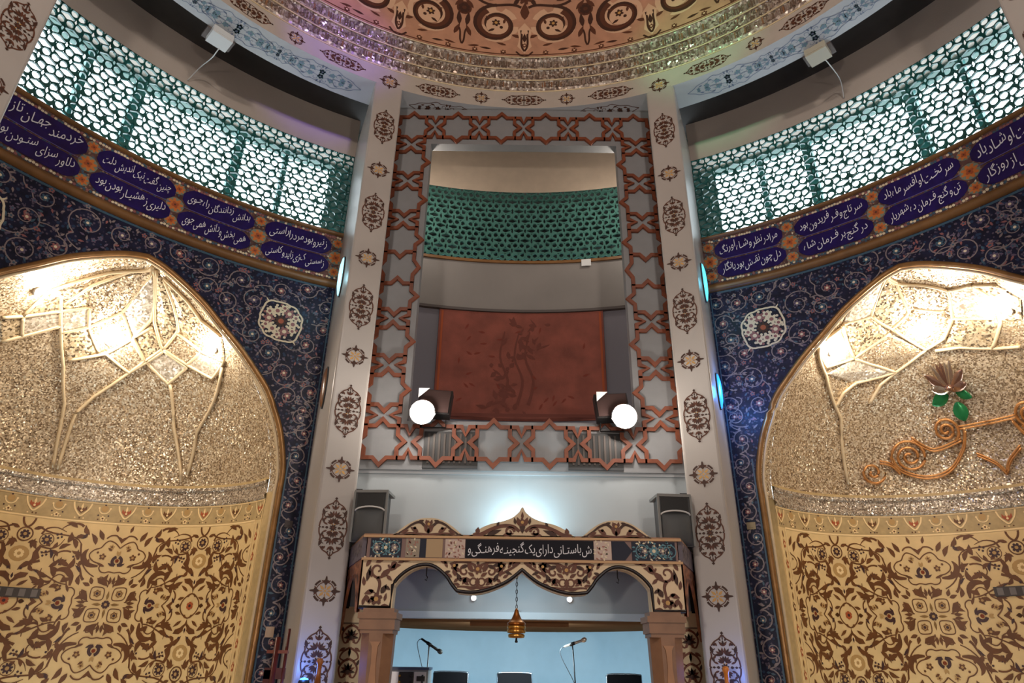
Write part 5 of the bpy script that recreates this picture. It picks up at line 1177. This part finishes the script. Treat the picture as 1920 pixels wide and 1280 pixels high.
# glowing ovals standing in for blue-lit patches on the rib sides; one unlit lamp
oval_on = {}
def rib_oval(th_rib, sgn, r, z, h, col, es, label, w=60, lit=True):
    t = rad(th_rib); base = Vector((r*sin(t), CY+r*cos(t), z)); n = Vector((cos(t), -sin(t), 0))*sgn
    p = base+n*(hw+.001); e = empty('oval_wall_lamp', p, label, 'lamp')
    R3 = Matrix((n.cross(Vector((0,0,1))), Vector((0,0,1)), n)).transposed()
    b = MB(); b.prism([(.16*cos(a), h/2*sin(a)) for a in [2*pi*k/28 for k in range(28)]], lambda x, y, d: R3@Vector((x,y,d)), 0, .02); b.build('base', dgrey, e)
    V = []; b = MB(); N = 24; prof = [(1,.02),(.92,.035),(.6,.052),(.0,.06)]
    for (f, d) in prof: V += [R3@Vector((.148*f*cos(2*pi*k/N), (h/2-.012)*f*sin(2*pi*k/N), d)) for k in range(N)]
    b.add(V, [(i*N+k, i*N+(k+1) % N, (i+1)*N+(k+1) % N, (i+1)*N+k) for i in range(3) for k in range(N)])
    b.build('lens', mat('led_%d_%d' % (int(z*10), int(th_rib)), col+(1,), .3, emit=col+(1,), es=es) if lit else mat('amber_lens', rgb(110,74,50), .25), e, True)
    if lit and w: lamp('led_light', 'POINT', p+n*.25, w, col, e, .08)
rib_oval(-22.43, -1, 6.25, 7.02, .66, (.42,.86,1.), 1.3, 'pale cyan oval lamp on the left rib beside the inscription band', 3)
rib_oval(22.43, 1, 6.25, 7.0, .64, (.12,.72,.95), 1.2, 'turquoise oval lamp on the right rib beside the inscription band', 3)
rib_oval(22.43, 1, 6.35, 5.37, .52, (.02,.28,1.), 1.8, 'deep blue oval lamp low on the right rib', 16)
rib_oval(-22.43, -1, 6.35, 5.35, .6, (.1,.1,.1), 0, 'unlit brown oval lamp low on the left rib', 0, False)

# mirror flower and gilt scroll relief in the right niche
def nsurf(ph, z, off=.05): return Vector(niche_pt(1, ph, wz(z)-off, z))
fl_ = empty('relief_flower', nsurf(-4.3, 5.6), 'mirrored lily relief with green leaves in the right niche vault', 'relief'); O = Vector(fl_.location)
dph = 1/rad(1)/2.0
def petal(cx, cz, ang, L, wd, m, name, lift=.06):
    c, s_ = cos(rad(ang)), sin(rad(ang)); V = []; F = []; rows = rng(0, 1, 6)
    for t in rows:
        wv = wd*sin(pi*min(1, t*.9+.08))**.8
        for k, u in enumerate((-.5, 0, .5)):
            lx, ly = t*L, u*wv; x = lx*c-ly*s_; y = lx*s_+ly*c
            V.append(nsurf(cx+x*dph, cz+y, lift+.05*t+(.03 if k == 1 else 0))-O)
    for i in range(6):
        for k in range(2): F.append((i*3+k, (i+1)*3+k, (i+1)*3+k+1, i*3+k+1))
    b = MB(); b.add(V, F); b.build(name, m, fl_, True)
pm = [mat('rose_mirror', rgb(186,150,132), .12, metal=.9), mat('silver_mirror2', rgb(222,206,186), .1, metal=.9)]
for k, (an, L) in enumerate(((90,.30),(122,.34),(150,.38),(60,.34),(28,.36),(178,.28),(2,.28),(75,.3),(106,.3))): petal(-4.3, 5.62, an, L, .12, pm[k % 2], 'petal')
gr = mat('green_mirror', rgb(40,120,70), .2, metal=.5)
for (cx, cz, an, L, wd) in ((-6,5.58,205,.28,.16),(-3.6,5.46,-85,.26,.2),(-2.4,5.58,-30,.22,.12)): petal(cx, cz, an, L, wd, gr, 'green_leaf', .03)
b = MB(); b.lathe([(.0,-.05),(.04,-.03),(.05,.0),(.03,.03),(0,.04)], 12, nsurf(-4.3, 5.62, .1)-O); b.build('calyx', pm[0], fl_, True)
sc_ = empty('relief_scroll', nsurf(-12, 4.5), 'gilt rope scrollwork relief curling below the mirrored lily', 'relief'); O2 = Vector(sc_.location)
gm = mat('gilt_rope', rgb(190,132,76), .3, metal=.5, var=.15, vscale=30)
def rope(pp, r=.022):
    for dz in (0, .035):
        b = MB(); b.tube([nsurf(p_, z_+dz, .05)-O2 for p_, z_ in smoothpts(pp, 5)], r*.7, 6); b.build('rope', gm, sc_, True)
def sspir(cx, cz, r, a0, turns):
    n = int(abs(turns)*18); P = []
    for k in range(n+1):
        t = k/n; rr = r*(1-t*.85); a = rad(a0)+2*pi*turns*t; P.append((cx+rr*cos(a)*dph, cz+rr*sin(a)))
    b = MB(); b.tube([nsurf(p_, z_, .055)-O2 for p_, z_ in P], .02, 6); b.build('volute', gm, sc_, True)
for sg in (1, -1):
    m_ = (lambda p_: p_) if sg > 0 else (lambda p_: 8.5-p_)
    for (cx, cz, r, a0, tu) in ((-25.7,4.83,.24,200,-2.4),(-10.8,5.13,.17,300,2.1),(-40.3,4.63,.17,0,-1.6)):
        n = int(abs(tu)*18); P = []
        for k in range(n+1):
            t = k/n; rr = r*(1-t*.85); a = rad(a0)+2*pi*tu*t; P.append((m_(cx+rr*cos(a)*dph), cz+rr*sin(a)))
        b = MB(); b.tube([nsurf(p_, z_, .055)-O2 for p_, z_ in P], .02, 6); b.build('volute', gm, sc_, True)
    for pp in ([(-32.2,4.80),(-29.4,4.63),(-21.5,4.52),(-13.2,4.58),(-6.7,4.85),(-4.1,5.09)],[(-6.4,4.97),(-15.3,4.88),(-19.3,4.92),(-23.9,5.06)],[(-6.1,5.12),(4.2,5.12)],[(-37,4.76),(-33,4.72),(-30,4.6)],[(-3,4.75),(2,4.6),(4.2,4.45)]):
        rope([(m_(p_), z_) for p_, z_ in pp])

# dark slots (socket strips) in the carpet tiles
for s_, ph0, ph1, z, lab in ((-1, -8, 9.6, 2.80, 'dark recessed grille in the patterned tiles of the left niche'), (1, -10, 8, 2.99, 'dark recessed grille in the patterned tiles of the right niche')):
    e = empty('wall_grille', niche_pt(s_, (ph0+ph1)/2, RN-.012, z), lab, 'grille'); O = Vector(e.location)
    b = MB(); b.prism([(rad(p_), zz) for p_, zz in [(ph0, z-.07)]+[(ph1, z-.07), (ph1, z+.07), (ph0, z+.07)]], lambda a, zz, d: Vector(niche_pt(s_, math.degrees(a), RN-d, zz))-O, .004, .012)
    b.v = []; b.f = []; b.m = []
    b.grid(lambda p_, zz: Vector(niche_pt(s_, p_, RN-.012, zz))-O, rng(ph0, ph1, 6), [z-.06, z+.06], flip=True); b.build('back_plate', mat('dark_grille', rgb(66,58,54), .5), e)
    for k in range(5):
        pc = ph0+(ph1-ph0)*(k+.5)/5; b = MB(); b.grid(lambda p_, zz: Vector(niche_pt(s_, p_, RN-.018, zz))-O, [pc-.9, pc+.9], [z-.045, z+.045], flip=True); b.build('slot', mat('grille_grey', rgb(110,102,98), .45), e)

# small fittings at the foot of the ribs
def plate(loc, rz, w, h, m_, label):
    e = empty('switch_plate', loc, label, 'switch', rz=rz); b = MB(); b.box((-w/2,-.012,-h/2),(w/2,0,h/2)); b.build('plate', m_, e); b = MB(); b.box((-w/5,-.018,-h/4),(w/5,-.012,h/4)); b.build('rocker', m_, e)
cpl = mat('cream_plastic', rgb(186,160,136), .45)
plate(Vector(pt(RT-.005, -25.4, 3.66)), rad(25.4), .1, .09, mat('dark_plate', rgb(56,44,44), .5), 'small dark plate on the tile strip beside the left niche')
plate(Vector(pt(RT-.005, -25.6, 2.37)), rad(25.6), .1, .12, cpl, 'cream switch plate low on the tile strip beside the left niche')
plate(Vector(pt(RT-.005, 25.4, 3.72)), -rad(25.4), .11, .09, mat('brass_plate', rgb(150,132,96), .4), 'pale brass plate on the tile strip beside the right niche')
# red lacquered wooden stand on the left, turned clubs before the ribs
rw = mat('red_lacquer', rgb(84,28,20), .3, var=.2); cw = mat('turned_oak', rgb(156,92,44), .35, var=.2)
st = empty('lacquer_stand', (-2.46, 7.35, 0), 'red lacquered wooden stand with a crossbar before the left tile strip', 'stand')
b = MB(); b.tube([(0,0,0),(0,0,2.28)], .03, 8); b.tube([(.1,0,0),(.1,0,2.36)], .016, 8); b.build('post', rw, st, True)
b = MB(); b.box((-.09,-.02,2.13),(.12,.02,2.16)); b.build('crossbar', mat('orange_lacquer', rgb(128,58,32), .3), st)
b = MB(); b.box((-.09,-.01,0),(-.02,.01,1.98)); b.box((-.09,-.01,1.9),(.12,.01,2.0)); b.build('panel', rw, st)
b = MB(); b.lathe([(.18,0),(.18,.03),(.04,.06)], 18); b.build('base', rw, st, True)
def club(x, y, z, label, cap):
    e = empty('exercise_club', (x, y, 0), label, 'club')
    b = MB(); b.lathe([(.06,0),(.07,.1),(.095,z-.55),(.09,z-.42),(.06,z-.3),(.035,z-.2)], 20); b.build('body', cw, e, True)
    b = MB(); b.lathe([(.035,z-.2),(.022,z-.1),(.024,z-.03),(.036,z),(.025,z+.03),(0,z+.035)], 16); b.build('handle', cap, e, True)
club(-1.97, 7.2, 2.06, 'turned wooden exercise club upright before the left rib', cw)
club(2.0, 7.2, 2.04, 'orange handled wooden exercise club upright before the right rib', mat('amber_wood', rgb(214,128,50), .35))
for x, y, z, lab, e_ in ((-2.13, 7.3, 1.88, 'blue glowing lamp head at the foot of the left rib', 5), (2.15, 7.3, 1.86, 'blue glowing lamp head at the foot of the right rib', 2.5)):
    e = empty('blue_lamp', (x, y, z), lab, 'lamp'); b = MB(); b.lathe([(.0,-.05),(.05,-.04),(.055,.0),(.045,.02)], 16); b.build('housing', black, e, True)
    b = MB(); b.lathe([(0,.018),(.043,.02),(.03,.035),(0,.04)], 16); b.build('lens', mat('blue_glow', (.05,.25,1,1), .3, emit=(.05,.3,1,1), es=6), e, True)
    b = MB(); b.tube([(0,0,-1.86),(0,0,-.04)], .012, 6); b.build('pole', black, e)
    lamp('blue_light', 'POINT', (x-.0, y-.08, z+.12), e_, (.06,.22,1), e, .05)

# ------------------------------------------------------------------ added fill floodlights behind the viewer, and coloured LED spots
def offscreen_flood(x, y, z, aim, w, col, label, sp=140):
    e = empty('hall_floodlight', (x, y, z), label, 'floodlight'); d = (Vector(aim)-Vector((x,y,z))).normalized(); R3 = d.to_track_quat('Z','Y').to_matrix()
    b = MB(); b.lathe([(.05,-.2),(.1,-.16),(.14,.0),(.13,.0),(.09,-.08)], 18, ax=R3); b.build('can', black, e, True)
    b = MB(); b.lathe([(0,-.03),(.11,-.03),(.06,-.01),(0,0)], 18, ax=R3); b.build('lens', mat('house_glow', (1,.9,.8,1), .5, emit=(1,.88,.72,1), es=6), e, True)
    lamp('house_light', 'SPOT', Vector((x,y,z))+d*.12, w, col, e, .25, aim, sp, .8)
offscreen_flood(-2.7, -2.2, 9.2, (1.0, 8, 5.2), 690, (1,.90,.80), 'black hall floodlight on the rear left rib')
offscreen_flood(2.7, -2.2, 9.2, (-1.0, 8, 5.2), 690, (1,.90,.80), 'black hall floodlight on the rear right rib')
offscreen_flood(-3.2, -2.9, 2.5, (-1.5, 7, 8.5), 430, (1,.90,.80), 'black standing floodlight low behind the seats on the left')
offscreen_flood(3.2, -2.9, 2.5, (1.5, 7, 8.5), 430, (1,.90,.80), 'black standing floodlight low behind the seats on the right')
offscreen_flood(2.2, -1.6, 8.6, (-2.75, 7.1, 10.6), 2600, (.26,.14,1), 'violet spotlight aimed at the left of the mirror cornice', 12)
offscreen_flood(-2.2, -1.6, 8.6, (2.6, 7.2, 10.72), 1500, (.2,1,.5), 'green spotlight aimed at the right of the mirror cornice', 13)
